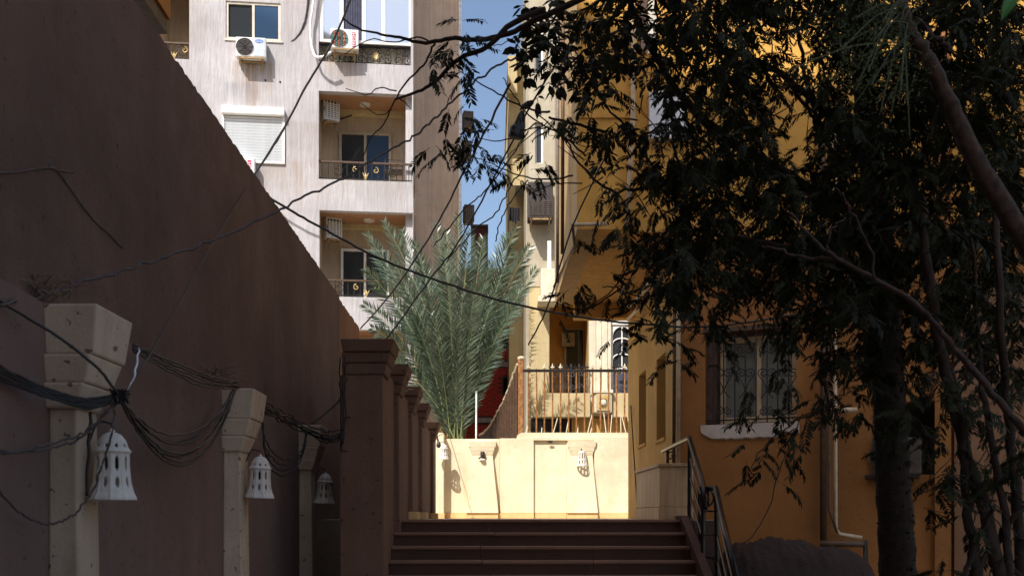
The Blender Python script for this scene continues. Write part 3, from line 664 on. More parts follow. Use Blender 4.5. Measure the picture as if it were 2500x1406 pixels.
for i, (x0, x1, z) in enumerate(allb[:300]):
    if not proto_used: o = unit; proto_used = True
    else: o = unit.copy(); COL.objects.link(o); o.parent = bk
    o.location = (x0 + R.uniform(0, .006), R.uniform(-.006, .0), z + R.uniform(0, .004)); o.scale = (x1 - x0 - R.uniform(0, .006), 1, 1)
mb = MB()
for x0, x1, z in allb[300:]: mb.box(x0, x1, -.012 - R.uniform(0, .006), -.001, z, z + .069)
mb.build('brick_courses', 'brick', bk, kind='stuff')
MB().box(fb.u(1150), fb.u(1191), .05, .9, ztop - .09, fb.z(0, 553)).build('roof_block', 'mortar', bk)
MB().box(fb.u(1149), fb.u(1192), .0, .95, fb.z(0, 552.5), fb.z(0, 548)).build('roof_edge', 'concrete', bk)
t = thing('thin_pole', 'thin pale pole standing behind the cream wall beside the palm', 'pole', tuple(P(1162, 1070, 25)))
MB().tube([P(1162.5, 1085, 24.7), P(1163, 958, 24.7)], .022, 8).build('shaft', 'hose', t, True)
MB().lathe([(.03, 0), (.03, .04), (0, .05)], tuple(P(1163, 959, 24.7)), 8).build('pole_cap', 'hose', t, True)

# ------------------------------------------------------------------ cream house at the back right and the slab behind it
fd = Fr(P(1200, 0, 33).x, 33, 0)
sl = fd.root('tall_cream_house', 'pale yellow house end with a cornice against the sky', 'building')
MB().box(fd.u(1243), fd.u(1330), 0, 8, LZ, fd.z(0, 160)).build('wall', 'beige', sl)
MB().box(fd.u(1239), fd.u(1332), -.12, 8.1, fd.z(0, 160) + .002, fd.z(0, 150)).build('cornice', 'beige', sl)
MB().box(fd.u(1239.5), fd.u(1262), -.4, -.002, fd.z(0, 240), fd.z(0, 150)).build('corner_band', 'beige', sl)
MB().box(fd.u(1258), fd.u(1300), -1.0, -.002, fd.z(0, 478), fd.z(0, 462)).build('balcony_slab', 'lintel', sl)
MB().box(fd.u(1243), fd.u(1300), -1.02, -.95, fd.z(0, 478) + .002, fd.z(0, 415)).build('balcony_wall', 'beige', sl)
t = thing('hanging_clothes', 'dark clothes hanging on a line under the pale yellow house balcony', 'laundry', tuple(P(1255, 545, 32)))
for k in range(4):
    x = 1244 + k * 6.5; mb = MB(); n = 6
    pts = [P(x + 6 * j / n, 507 + R.uniform(-1, 1), 31.9 + .04 * (j % 2)) for j in range(n + 1)]; ln = R.uniform(28, 42)
    mb.add(pts + [p + Vector((R.uniform(-.02, .02), .03 * (j % 2), -ln * 32 / F)) for j, p in enumerate(pts)], [(j, j + 1, j + n + 2, j + n + 1) for j in range(n)])
    mb.build('garment', 'clothd', t, True, solid=.01)
fh = Fr(P(1200, 0, 27.5).x, 27.5, 0)
ch = fh.root('cream_house', 'cream house with loggia and scrolled balcony beyond the iron fence', 'house')
def fbx(x0, x1, y0, y1, v0, v1, name, mat, bevel=0, parent=None):
    return MB().box(fh.u(x0), fh.u(x1), -v1, -v0, fh.z(0, y1), fh.z(0, y0)).build(name, mat, parent or ch, bevel=bevel)
lg = fh.rect(1341, 1437, 738, 1018); dr = fh.rect(1492, 1545, 795, 1018); up = [fh.rect(1305, 1326, 60, 180), fh.rect(1306, 1326, 300, 400)]
holed(MB(), fh.u(1292), fh.u(1640), LZ, fh.z(0, 700), [lg, dr], -.25, 0).build('wall', 'beige', ch)
holed(MB(), fh.u(1290), fh.u(1640), fh.z(0, 700) + .001, fh.z(0, -250), up, -.25, .02).build('upper_wall', 'greycream', ch)
MB().box(fh.u(1293), fh.u(1640), 3, 9, LZ, fh.z(0, -250)).build('rear_wall', 'greycream', ch)
MB().box(lg[0] - .3, lg[1] + .3, 1.6, 1.7, lg[2], lg[3] + .1).build('loggia_back_wall', 'ochre', ch)
MB().box(lg[0] - .3, lg[1] + .3, .26, 1.6, lg[3] + .02, lg[3] + .1).build('loggia_ceiling', 'ochre', ch)
MB().box(lg[0] - .3, lg[1] + .3, .26, 1.6, lg[2] - .1, lg[2]).build('loggia_floor', 'ochre', ch)
for u in (lg[0] - .3, lg[1] + .02): MB().box(u, u + .28, .255, 1.59, lg[2], lg[3]).build('loggia_side_wall', 'ochre', ch)
for h in up:
    f = window(ch, h[0], h[1], h[2], h[3], .08, 1, 'whiteframe', ['glass'], .05); MB().box(h[0] - .04, h[1] + .04, .26, .5, h[2], h[3]).build('room', 'dark', ch)
wdr = window(ch, fh.u(1378, -1.5), fh.u(1428, -1.5), lg[2], fh.z(0, 800, -1.5), 1.53, 1, 'goldframe', ['glass'], .05)
sm = MB().box(fh.u(1380), fh.u(1413), 1.35, 1.52, fh.z(0, 824), fh.z(0, 790)).build('vent_box', 'greycream', ch)
fbx(1296, 1340.5, 752, 1020, .021, .15, 'corner_column', 'beige', .01)
col = fbx(1437, 1490, 742, 1016, .021, .16, 'column', 'colw', .01)
for x in (1444, 1458, 1472): fbx(x, x + 9, 760, 960, .161, .185, 'flute', 'colw', .006, col)
fbx(1433, 1494, 738, 750, .022, .25, 'column_head', 'colw', .01)
fbx(1322, 1436.5, 965, 1022, .16, .5, 'balcony_parapet', 'beige', .012)
fbx(1489, 1600, 965, 1022, .17, .5, 'balcony_parapet', 'beige', .012)
md = fbx(1446, 1487, 965, 1012, .19, .62, 'medallion_block', 'colw', .012)
fbx(1450, 1483, 968, 1008, .621, .65, 'medallion_frame', 'beige', .01, md); fbx(1455.5, 1477.5, 975, 1003, .651, .66, 'medallion_panel', 'ochre', .004, md)
o = MB().lathe([(0, .05), (.06, .04), (.085, .015), (.09, 0), (.11, 0), (.115, .02), (.12, 0)], n=20).build('medallion', 'colw', md); o.matrix_local = Matrix.Translation(Vector((fh.u(1466.5), -.66, fh.z(0, 989)))) @ Matrix.Rotation(pi / 2, 4, 'X')
fbx(1443, 1490, 958, 966, .18, .66, 'ledge', 'colw', .008)
fbx(1296, 1450, 1023, 1070, -.02, .06, 'basement_dark_slab', 'dark')  # dark slab set on the wall; no recess is cut
fbx(1395, 1600, 1022.5, 1075, .03, .12, 'basement_wall', 'ochre')
# small white balcony box with stepped base above the loggia
fbx(1318, 1352, 672, 738, .03, .75, 'small_balcony', 'colw', .015); fbx(1310, 1354, 738.5, 752, .03, .85, 'small_balcony_base', 'colw', .01)
fbx(1334, 1343, 600, 671, .45, .5, 'white_post', 'whiteframe')
# arched white door
u0, u1 = fh.u(1491), fh.u(1546); zt = fh.z(0, 798); z0 = fh.z(0, 1018); cxm = (u0 + u1) / 2
mb = MB(); mb.box(u0, u1, -.02, .05, zt, zt + .05).box(u0, u0 + .06, -.02, .05, z0, zt).box(u1 - .06, u1, -.02, .05, z0, zt).box(u0 - .02, u1 + .02, -.06, .0, zt + .052, zt + .17)
d_ = mb.build('door', 'whiteframe', ch)
MB().box(u0 + .06, u1 - .06, .02, .03, z0, zt).build('pane', 'glass', d_)
mb = MB(); r_ = (u1 - u0) / 2 - .06; zc = zt - r_
for k in range(12):
    q0, q1 = pi * k / 12, pi * (k + 1) / 12
    A = [(cxm + r_ * cos(q0), zc + r_ * sin(q0)), (cxm + r_ * cos(q1), zc + r_ * sin(q1)), (cxm + (r_ + .3) * cos(q1) if abs(cos(q1)) < .2 else (u1 - .061 if cos(q1) > 0 else u0 + .061), zt - .001), (cxm + (r_ + .3) * cos(q0) if abs(cos(q0)) < .2 else (u1 - .061 if cos(q0) > 0 else u0 + .061), zt - .001)]
    mb.add([(x, -.005, z) for x, z in A], [(0, 1, 2, 3)])
mb.build('arch_head', 'whiteframe', d_, solid=.02)
mb = MB(); mb.tube([(cxm, -.005, fh.z(0, 962)), (cxm, -.005, zt)], .022, 5)
for yy in (832, 870, 905): mb.tube([(cxm + r_ * cos(pi * k / 10), -.005, fh.z(0, yy + 6) + .14 * sin(pi * k / 10)) for k in range(11)], .02, 5)
mb.build('glazing_bar', 'whiteframe', d_)
MB().box(u0 + .06, u1 - .06, -.03, .019, z0, fh.z(0, 912)).build('lower_panel', 'curtain', d_)
# scrolled balcony railings
for (x0, x1) in ((1338, 1436), (1491, 1600)):
    u0, u1, z0, z1 = fh.u(x0), fh.u(x1), fh.z(0, 965), fh.z(0, 899); y = -.3
    rl = MB().box(u0, u1, y - .02, y + .02, z1 - .03, z1).build('railing', 'iron', ch)
    nb = 10 if x0 < 1400 else 10
    for k in range(nb):
        x = u0 + (u1 - u0) * (k + .5) / nb; MB().box(x - .012, x + .012, y - .012, y + .012, z0, z1 + .07).build('bar', 'wirebrown' if k % 2 else 'iron', rl)
    for k in range(3):
        x = u0 + (u1 - u0) * (k + .5) / 3
        for sx in (-1, 1):
            for sz in (-1, 1): MB().tube(spiral((x + sx * .085, (z0 + z1) / 2 + sz * .17), .09, 1.2, pi / 2 * (1 + sz), sx * sz, 16, y - .01), .012, 4).build('scroll', 'wirebrown', rl)
a6 = make_ac('large grey air conditioner on a rusty rack at the edge of the orange house', tuple(P(1317, 548, 27.42)), 0, .68, .98, .6, 2, 'acdark')
for c in list(kids(a6)):
    if c.name.startswith('side_panel'):
        for g_ in kids(c): bpy.data.objects.remove(g_)
        bpy.data.objects.remove(c)

# ------------------------------------------------------------------ orange house on the right
oh = thing('orange_house', 'orange plastered house with overhanging upper floor on the right of the stairs', 'house', (2.8, 14.8, 0))
OX, OY = 2.8, 14.8
fl = Fr(OX, OY, -25)
SZ = E + 702 * 14.5 / F                 # underside of the overhang
ZU = 13.0
# left wall of the ground floor (faces the terrace): two tall openings
def lw_y(px): return 2.8 * F / (px - CX)
ys = [(lw_y(1577), lw_y(1560), 2.95, 4.28), (lw_y(1625), lw_y(1603), 2.89, 4.26)]
lwr = MB(); hl = [(a, bb, z0, z1) for a, bb, z0, z1 in ys]
tmp = MB(); holed(tmp, OY, 20.4, 0, SZ - .002, hl, -.3, 0)
lwr.v = [(OX - v[1] * -1 if False else OX + v[1], v[0], v[2]) for v in tmp.v]; lwr.f = [f[::-1] for f in tmp.f]
lwr.build('terrace_wall', 'ochre', oh, True)
for a, bb, z0, z1 in ys:
    f = MB().box(OX + .2, OX + .26, a, bb, z0, z1).build('window', 'wood', oh, True)
    for k in range(9): MB().box(OX + .185, OX + .199, a + .03, bb - .03, z0 + .06 + k * (z1 - z0) / 9, z0 + .15 + k * (z1 - z0) / 9).build('louvre', 'wood', f, True)
    MB().box(OX - .03, OX + .19, a - .03, bb + .03, z0 - .05, z0 - .001).build('sill', 'ochre', oh, True)
# ground floor front, turned towards the street
orr = Fr(OX, OY, -25)
frt = thing('street_front', 'shaded lower orange wall with a barred window behind the tree', 'house', (OX, OY, 0), radians(-25))
WN = fl.rect(1722, 1945, 815, 1038); AO = fl.rect(2130, 2282, 985, 1160); 
holed(MB(), .002, 7.5, 0, 5.6, [WN, AO], -.35, 0).build('wall', 'orangeshade', frt)
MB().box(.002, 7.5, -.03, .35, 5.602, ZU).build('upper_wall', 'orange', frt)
MB().box(0, 7.52, -.06, -.031, 5.55, 5.72).build('string_course', 'orange', frt)
MB().box(fl.u(2283), fl.u(2322), -.14, -.002, 0, ZU - 2).build('pier', 'orangeshade', frt)
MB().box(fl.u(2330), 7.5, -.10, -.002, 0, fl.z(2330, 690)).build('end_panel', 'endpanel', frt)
MB().box(WN[0] - .1, WN[1] + .1, .6, .7, WN[2] - .1, WN[3] + .1).build('room', 'room', frt)
u0, u1, z0, z1 = WN
MB().box(u0 + .002, u0 + .16, .06, .30, z0, z1).build('shutter', 'wood', frt)
for k in range(3): MB().box(u0 + .161, u0 + .165 + .02 * k, .10 + .06 * k, .13 + .06 * k, z0, z1).build('shutter_edge', 'wood', frt)
MB().box(u0 - .03, u1 + .03, -.03, .3, z1 + .001, z1 + .07).build('lintel', 'wood', frt)
wn = window(frt, u0 + .17, u1 - .002, z0 + .03, z1 - .06, .17, 2, 'tanframe', ['frost'], .085, .08)
gy = .02
zg0, zg1 = z0 + .005, z1 - .005
gr = MB().box(u0, u1, gy - .01, gy + .01, zg0 + .05, zg0 + .07).box(u0, u1, gy - .01, gy + .01, zg1 - .07, zg1 - .05).build('window_grille', 'iron', frt)
def uzw(px, py): return fl.uz(px, py, -gy)
for px in (1742, 1767, 1794, 1820, 1846, 1873, 1899, 1926):
    x = fl.u(px, -gy); MB().tube([(x, gy, zg0), (x, gy, zg1)], .011, 6).build('bar', 'iron', gr)
sc = 14.4 / F
for px in (1767, 1820, 1873, 1926):
    x = fl.u(px, -gy)
    for sx in (-1, 1):
        c, zc_ = uzw(px + sx * 11, 852); MB().tube([(x + sx * .005, gy, zc_ + .17)] + spiral((c, zc_), .065, 1.3, pi / 2 - sx * 1.2 if False else (pi if sx > 0 else 0), sx * -1 if False else (1 if sx > 0 else -1), 18, gy), .008, 5).build('scroll', 'iron', gr)
        c, zc_ = uzw(px + sx * 10, 911); pts = spiral((c, zc_), .075, 1.35, 0 if sx > 0 else pi, 1 if sx > 0 else -1, 20, gy)
        MB().tube(smoothpts([(x + sx * .09, gy, zc_ - .36), (x + sx * .01, gy, zc_ - .25), (x + sx * .05, gy, zc_ - .13)], 4) + pts, .008, 5).build('scroll', 'iron', gr)
        c, zc_ = uzw(px + sx * 11, 1003); MB().tube(spiral((c, zc_), .065, 1.4, pi / 2, sx, 18, gy), .008, 5).build('scroll', 'iron', gr)
mb = MB(); n = 26                      # ragged mortar sill
us = [u0 - .06 + (u1 + .04 - u0 + .06) * k / n for k in range(n + 1)]
for k in range(n):
    def bot(i): e = min(i, n - i); return z0 - .20 - R.uniform(-.012, .012) + (.10 * (1 - e / 3) if e < 3 and i < 4 else 0) + (.05 if n - i < 6 else 0)
bots = [bot(k) for k in range(n + 1)]
for k in range(n):
    a, bb = us[k], us[k + 1]
    mb.add([(a, -.035, bots[k]), (bb, -.035, bots[k + 1]), (bb, -.05, z0), (a, -.05, z0), (a, 0, bots[k] - .02), (bb, 0, bots[k + 1] - .02), (bb, .16, z0), (a, .16, z0)], [(0, 1, 2, 3), (4, 5, 1, 0), (3, 2, 6, 7)] + ([(0, 3, 7, 4)] if k == 0 else []) + ([(1, 5, 6, 2)] if k == n - 1 else []))
mb.build('sill', 'sill', frt)
# upper overhang
MB().box(1.25, 1.55, 14.5, 19.7, SZ, ZU).build('bay_side_wall', 'baybeige', oh, True)
MB().box(1.551, 2.05, 14.497, 14.9, SZ, ZU).build('bay_front_wall', 'orange', oh, True)
MB().box(1.252, 1.5505, 14.494, 14.499, SZ + .001, ZU).build('bay_front_face', 'orange', oh, True)
MB().box(2.051, 3.05, 14.62, 15.0, SZ, ZU).build('bay_front_wall', 'orange', oh, True)
MB().box(1.551, 2.79, 14.91, 19.7, SZ + .001, SZ + .15).build('bay_underside', 'ochre', oh, True)
MB().box(1.62, 2.9, 19.45, 19.72, SZ - .30, SZ - .002).build('beam', 'ochre', oh, True)
MB().box(1.551, 2.9, 19.4, 19.698, SZ + .2, ZU).build('bay_rear_wall', 'ochre', oh, True)
for z in (7.4, 8.95): MB().box(1.24, 2.05, 14.47, 14.494, z, z + .035).build('string_course', 'orange', oh, True)
for x0, x1 in ((1563, 1578), (1582, 1602)):
    MB().box((x0 - CX) * 14.6 / F, (x1 - CX) * 14.6 / F, 14.58, 14.619, E + 1130 * 14.6 / F, ZU).build('window_strip', 'wood' if x0 < 1570 else 'frame', oh, True)
MB().box(2.3, 2.85, 14.50, 14.619, E + 925 * 14.5 / F, E + 1040 * 14.5 / F).build('white_shutter', 'slat', oh, True)
# pipes of the orange house
def pipe(pts, r, mat='pipe', par=None, name='drain_pipe'): return MB().tube(pts, r, 8).build(name, mat, par or oh, True, smooth=True)
pipe([P(1547, -50, 14.42), P(1545, 300, 14.42), P(1537, 430, 14.42), P(1530, 556, 14.42)], .038)
pipe([P(1398, 549, 14.40), P(1482, 547, 14.40)], .03)
pipe([P(1398, 549, 14.38), P(1402, 600, 15.3), P(1352, 700, 19.4)], .022, 'pipedark')
pipe([P(1375, -40, 15.9), P(1373, 620, 15.9)], .03, 'pipedark')
pipe([P(1362, -40, 17.2), P(1361, 690, 17.2)], .028, 'acgrey')
pipe([P(1530, 752, 19.3), P(1600, 688, 15.8)], .035)
pipe([P(1532, 780, 19.0), P(1612, 700, 15.6)], .035)
pipe([P(1648, 560, 14.75), P(1645, 1135, 14.75)], .028, 'pipedark'); pipe([P(1657, 560, 14.65), P(1656, 1135, 14.65)], .032)
pipe([P(1540, 990, 19.9), P(1556, 1240, 17.6)], .012, 'iron', name='cable_drop')
pipe([P(2008, 300, 13.72), P(2010, 1328, 13.72)], .045, 'pipedark', frt)
pipe([P(2024, 300, 13.68), P(2024, 1240, 13.68), P(2044, 1300, 13.6)], .02, 'pipedark', frt)
pipe([P(2037, 300, 13.66), P(2040, 1290, 13.66), P(2050, 1303, 13.62), P(2105, 1312, 13.5)], .028, 'pipe', frt)
pipe([P(2003, 1327, 13.65), P(2110, 1327, 13.4)], .045, 'pipedark', frt)
pipe([P(2112, 1318, 13.42), P(2114, 1410, 13.42), P(2114, 1440, 13.42)], .03, 'iron', frt)
pipe([P(2036, 1001, 13.62), P(2094, 1000, 13.5)], .035, 'pipe', frt)
# lower opening with a shelf and an air conditioner
MB().box(AO[0] - .05, AO[1] + .05, .5, .6, AO[2] - .1, AO[3] + .1).build('room', 'dark', frt)
MB().box(AO[0] - .08, fl.u(2245), -.25, .3, AO[2] - .05, AO[2] - .004).build('shelf', 'iron', frt)
a7 = make_ac('dim grey air conditioner on a dark shelf behind the main tree trunk', tuple(fl.world(fl.u(2190), -.2, AO[2])), fl.a, .62, .50, .3, 0, 'acdark')
for c in list(kids(a7)):
    if c.name.startswith('side_panel'):
        for g_ in kids(c): bpy.data.objects.remove(g_)
        bpy.data.objects.remove(c)
# clad stoop block
sb = thing('stoop_block', 'beige stone clad block at the right of the stair head', 'block', (2.35, 13.5, LZ))
zt = E + 132 * 12.8 / F
MB().box(2.155, 2.60, 12.82, 14.9, LZ, LZ + .16).build('base_course', 'marble', sb, True, bevel=.005)
MB().box(2.165, 2.60, 12.83, 14.88, LZ + .165, zt - .045).build('cladding', 'marble', sb, True, bevel=.005)
MB().box(2.145, 2.61, 12.81, 14.9, zt - .042, zt).build('coping', 'marble', sb, True, bevel=.006)
# ------------------------------------------------------------------ hand rails
hr = thing('upper_handrail', 'black metal handrail running from the stone block down the stairs', 'handrail', (2.5, 12.6, LZ))
MB().tube([P(1618, 1101, 14.2), P(1683, 1069, 12.55), P(1716, 1178, 11.7), P(1722, 1240, 11.4)], .03, 8).build('top_rail', 'handrail', hr, True, smooth=True)
MB().tube([P(1684, 1070, 12.56), P(1683, 1275, 12.5)], .028, 8).build('post', 'handrail', hr, True)
MB().tube([P(1717, 1178, 11.72), P(1716, 1400, 11.6)], .028, 8).build('post', 'handrail', hr, True)
MB().tube([P(1630, 1098, 13.9), P(1630, 1135, 13.9)], .022, 8).build('post', 'handrail', hr, True)
MB().tube(spiral((0, 0), .07, 1.2, 0, 1, 16, 0), .01, 5).build('scroll', 'handrail', hr).location = P(1637, 1113, 13.7) - hr.location
for k in range(1, 5):
    MB().tube([P(1684, 1070 + 45 * k, 12.56), P(1716, 1178 + 45 * k, 11.7)], .014, 6).build('mid_rail', 'handrail', hr, True)
hr2 = thing('lower_handrail', 'lower black handrail with crossbars beside the bottom of the stairs', 'handrail', (2.6, 11.4, 0))
MB().tube([P(1708, 1193, 12.0), P(1748, 1191, 11.4), P(1772, 1300, 10.6), P(1800, 1420, 9.8)], .032, 8).build('top_rail', 'handrail', hr2, True, smooth=True)
MB().tube([P(1748, 1192, 11.4), P(1752, 1460, 11.3)], .026, 8).build('post', 'handrail', hr2, True)
MB().tube([P(1708, 1193, 12.0), P(1710, 1440, 12.0)], .022, 8).build('post', 'handrail', hr2, True)
MB().tube([P(1800, 1420, 9.8), P(1800, 1640, 9.8)], .028, 8).build('post', 'handrail', hr2, True)
for k in range(5):
    MB().tube([P(1708, 1246 + 55 * k, 12.0), P(1752, 1248 + 58 * k, 11.35)], .013, 6).build('crossbar', 'handrail', hr2, True)
    MB().tube([P(1752, 1250 + 58 * k, 11.35), P(1770, 1330 + 60 * k, 10.7), P(1800, 1460 + 60 * k, 9.8)], .013, 6).build('crossbar', 'handrail', hr2, True)
mb = MB()
for a in (0, 1.57): mb.tube([P(1726, 1214, 11.75) + Vector((.08 * cos(q) * cos(a), .08 * cos(q) * sin(a), .1 * sin(q))) for q in [2 * pi * k / 16 for k in range(17)]], .014, 5, False)
mb.build('twist_ornament', 'handrail', hr2, True)
# earth heap by the wall
mb = MB(); nx, ny = 80, 40
c0 = P(1940, 1406, 12.3)
from mathutils import noise as mnoise
for i in range(nx + 1):
    for j in range(ny + 1):
        fx, fy = i / nx * 2 - 1, j / ny * 2 - 1
        x, y = c0.x + fx * 1.0, c0.y + fy * .9
        h = 1.27 * max(0, 1 - abs(fx) ** 6) ** .5 * max(0, 1 - abs(fy) ** 3) ** .6 * (1 - .05 * fx) + .10 * mnoise.noise((x * 3, y * 3, 1.3)) + .05 * mnoise.noise((x * 11, y * 11, 3)) + .03 * mnoise.noise((x * 27, y * 27, 5))
        mb.v.append((x, y, max(h, 0.006)))
for i in range(nx):
    for j in range(ny): a = i * (ny + 1) + j; mb.f.append((a, a + ny + 1, a + ny + 2, a + 1))
tag(mb.build('earth_heap', 'soil', smooth=True), 'dark heap of damp earth against the foot of the orange wall', 'heap')

# ------------------------------------------------------------------ date palm
pb = P(1108, 1065, 25.3); pb.z = LZ
pm = thing('date_palm', 'young date palm with upright grey green fronds behind the cream wall', 'palm tree', tuple(pb))
mb = MB(); mb.lathe([(.22, 0), (.24, .9), (.27, 1.6), (.23, 2.2), (.15, 2.5), (0, 2.6)], (-.06, .1, 0), n=14); mb.build('trunk', 'boot', pm)
bootp = None
for k in range(70):
    q = k * 2.39996; z = .6 + 1.75 * k / 70; r = .245 - .05 * k / 70
    if bootp is None:
        bootp = MB().tbox((-.075, .075, -.03, .04), 0, (-.045, .045, .05, .09), .26).build('leaf_base', 'boot', pm); o = bootp
    else: o = bootp.copy(); COL.objects.link(o); o.parent = pm
    o.location = (r * cos(q) - .06, r * sin(q) + .1, z); o.rotation_euler = Euler((radians(-14), 0, q - pi / 2)); s_ = R.uniform(.8, 1.25); o.scale = (s_, s_, s_)
rp = random.Random(5)
def frond(tip, bend, thick=.022, nleaf=60, base=None):
    b0 = base or (Vector((rp.uniform(-.06, .26), rp.uniform(-.22, .1), 1.45 + rp.uniform(-.6, .6))))
    tip = Vector(tip); mid = b0.lerp(tip, .5) + Vector((0, 0, bend)) - Vector((tip.x - b0.x, tip.y - b0.y, 0)) * .22
    n = 26; pts = []
    for k in range(n + 1):
        t_ = k / n; pts.append(b0 * (1 - t_) ** 2 + mid * 2 * t_ * (1 - t_) + tip * t_ * t_)
    fr = MB().tube(pts, [thick * (1 - .85 * k / n) for k in range(n + 1)], 5).build('frond', 'rachis', pm)
    mb = MB(); L = (tip - b0).length
    roll = rp.uniform(-.5, .5)
    for k in range(nleaf):
        t_ = .20 + .80 * (k / nleaf) ** .93
        p = b0 * (1 - t_) ** 2 + mid * 2 * t_ * (1 - t_) + tip * t_ * t_
        tg = ((mid - b0) * (1 - t_) + (tip - mid) * t_).normalized()
        side = tg.cross(Vector((0, -1, .25)) + Vector((roll, 0, 0))).normalized(); nr = side.cross(tg).normalized()
        ll = (.28 + .32 * sin(pi * min(1, (t_ - .1) / .95) ** .8)) * (1 if t_ < .85 else 1 - (t_ - .85) * 3.2) * rp.uniform(.85, 1.1)
        for sgn in (-1, 1):
            d_ = (tg * rp.uniform(.72, 1.0) + side * sgn * rp.uniform(.55, .8) + nr * rp.uniform(.05, .5)).normalized()
            wv = d_.cross(nr + side * rp.uniform(-.8, .8)).normalized() * (.020 * rp.uniform(.8, 1.2))
            q = p + d_ * ll * .4; droop = Vector((0, 0, -ll * rp.uniform(.02, .12)))
            mb.add([p, q + wv, q - wv, p + d_ * ll + droop], [(0, 2, 3, 1)])
    mb.build('leaflets', 'palm', fr, kind='stuff')
def ptip(px, py, dd): v = P(px, py, 25.3 + dd); return v - pb
for px, py, dd, bend in ((890, 568, -.3, .5), (935, 538, .4, .55), (890, 655, -.8, .6), (886, 742, -.5, .75), (905, 800, -1.1, .8), (1065, 545, .6, .2), (1120, 522, 0, .1), (1085, 600, -1.0, .3), (1180, 578, .5, .2), (1262, 552, -.2, .4),
                         (1296, 600, .3, .5), (1312, 655, -.5, .7), (1250, 610, -1.0, .4), (1010, 585, -.9, .4), (960, 640, -1.3, .6), (930, 870, -.9, .7), (1200, 640, -1.2, .4), (1270, 740, -.9, .7), (1030, 640, .9, .4), (1150, 560, -.6, .15), (980, 560, .9, .4), (1235, 570, .9, .3),
                         (1215, 850, -.7, .5), (1010, 780, -1.3, .6), (1095, 690, -1.6, .5), (1160, 700, -1.5, .5), (1225, 760, .8, .5), (960, 740, 1.1, .6), (905, 610, .7, .5), (1090, 560, 1.1, .2), (1140, 620, -1.7, .3), (1045, 720, -1.7, .4), (1200, 690, 1.2, .4), (1285, 700, .4, .6), (985, 690, .2, .5),):
    frond(ptip(px, py, dd), bend)

# ------------------------------------------------------------------ trees at right
def leaf_mesh(seed, kind='pinnate'):
    r = random.Random(seed); mb = MB()
    if kind == 'pinnate':
        L = r.uniform(.22, .32); npair = 9
        pts = [Vector((L * t_, 0, -.10 * t_ * t_ * r.uniform(.8, 1.3))) for t_ in [k / 8 for k in range(9)]]
        mb.tube(pts, [.0035 * (1 - .6 * k / 8) for k in range(9)], 3)
        for k in range(npair):
            t_ = .22 + .78 * k / (npair - 1); p = Vector((L * t_, 0, -.10 * t_ * t_))
            for sg in (-1, 1):
                ln = r.uniform(.075, .115) * (1 - .35 * abs(t_ - .55)); wv = .0115
                d_ = Vector((.62, sg * r.uniform(.55, .8), -r.uniform(.0, .5))).normalized()
                sd_ = d_.cross(Vector((r.uniform(-.3, .3), r.uniform(-.3, .3), 1))).normalized() * wv
                q, q2 = p + d_ * ln * .3, p + d_ * ln * .72 + Vector((0, 0, -.012)); e = p + d_ * ln + Vector((0, 0, -.03))
                mb.add([p, q + sd_, q - sd_, q2 + sd_ * .95, q2 - sd_ * .95, e], [(0, 2, 1), (1, 2, 4, 3), (3, 4, 5)])
    else:
        for k in range(6):
            q = k * 2.4 + r.uniform(-.4, .4); d_ = Vector((cos(q), sin(q), r.uniform(-1.1, .2))).normalized(); ln = r.uniform(.085, .13); wv = d_.cross(Vector((0, 0, 1))).normalized() * ln * .25
            p = d_ * .03; up = Vector((0, 0, .01))
            mb.tube([Vector((0, 0, 0)), p], .002, 3, False)
            mb.add([p, p + d_ * ln * .3 + wv * .9, p + d_ * ln * .3 - wv * .9, p + d_ * ln * .65 + wv - up, p + d_ * ln * .65 - wv - up, p + d_ * ln - up * 2, p + d_ * ln * .5 + up], [(0, 1, 6), (0, 6, 2), (1, 3, 6), (2, 6, 4), (3, 5, 6), (4, 6, 5)])
    return mb
LM = [leaf_mesh(s) for s in range(5)]; BM_ = [leaf_mesh(50 + s, 'broad') for s in range(4)]
def leaf_mtx(p, r, s=1.0, pitch=None):
    return Matrix.Translation(p) @ Euler((r.uniform(-.5, .5), pitch if pitch is not None else r.uniform(-.25, .8), r.uniform(0, 2 * pi))).to_matrix().to_4x4() @ Matrix.Scale(s, 4)
class Crown:
    def __init__(s, root, mat, protos, name='leaf'): s.root, s.mat, s.protos, s.items, s.name = root, mat, protos, [], name
    def put(s, m, single): s.items.append((m, single))
    def build(s, limit=300):
        ml = [m for m, f in s.items if f]; rest = [m for m, f in s.items if not f]
        rest += ml[limit:]; ml = ml[:limit]; inv = Matrix.Translation(-s.root.location)
        base = [None] * len(s.protos)
        for i, m in enumerate(ml):
            k = i % len(s.protos)
            if base[k] is None: o = s.protos[k].build(s.name, s.mat, s.root); base[k] = o
            else: o = base[k].copy(); COL.objects.link(o); o.parent = s.root
            o.matrix_local = inv @ m
        mb = MB()
        for i, m in enumerate(rest):
            pr = s.protos[i % len(s.protos)]; k = len(mb.v); mm = inv @ m
            mb.v += [tuple(mm @ Vector(v)) for v in pr.v]; mb.f += [tuple(x + k for x in f) for f in pr.f]
        if rest: mb.build('foliage', s.mat, s.root, kind='stuff')
rt = random.Random(21)
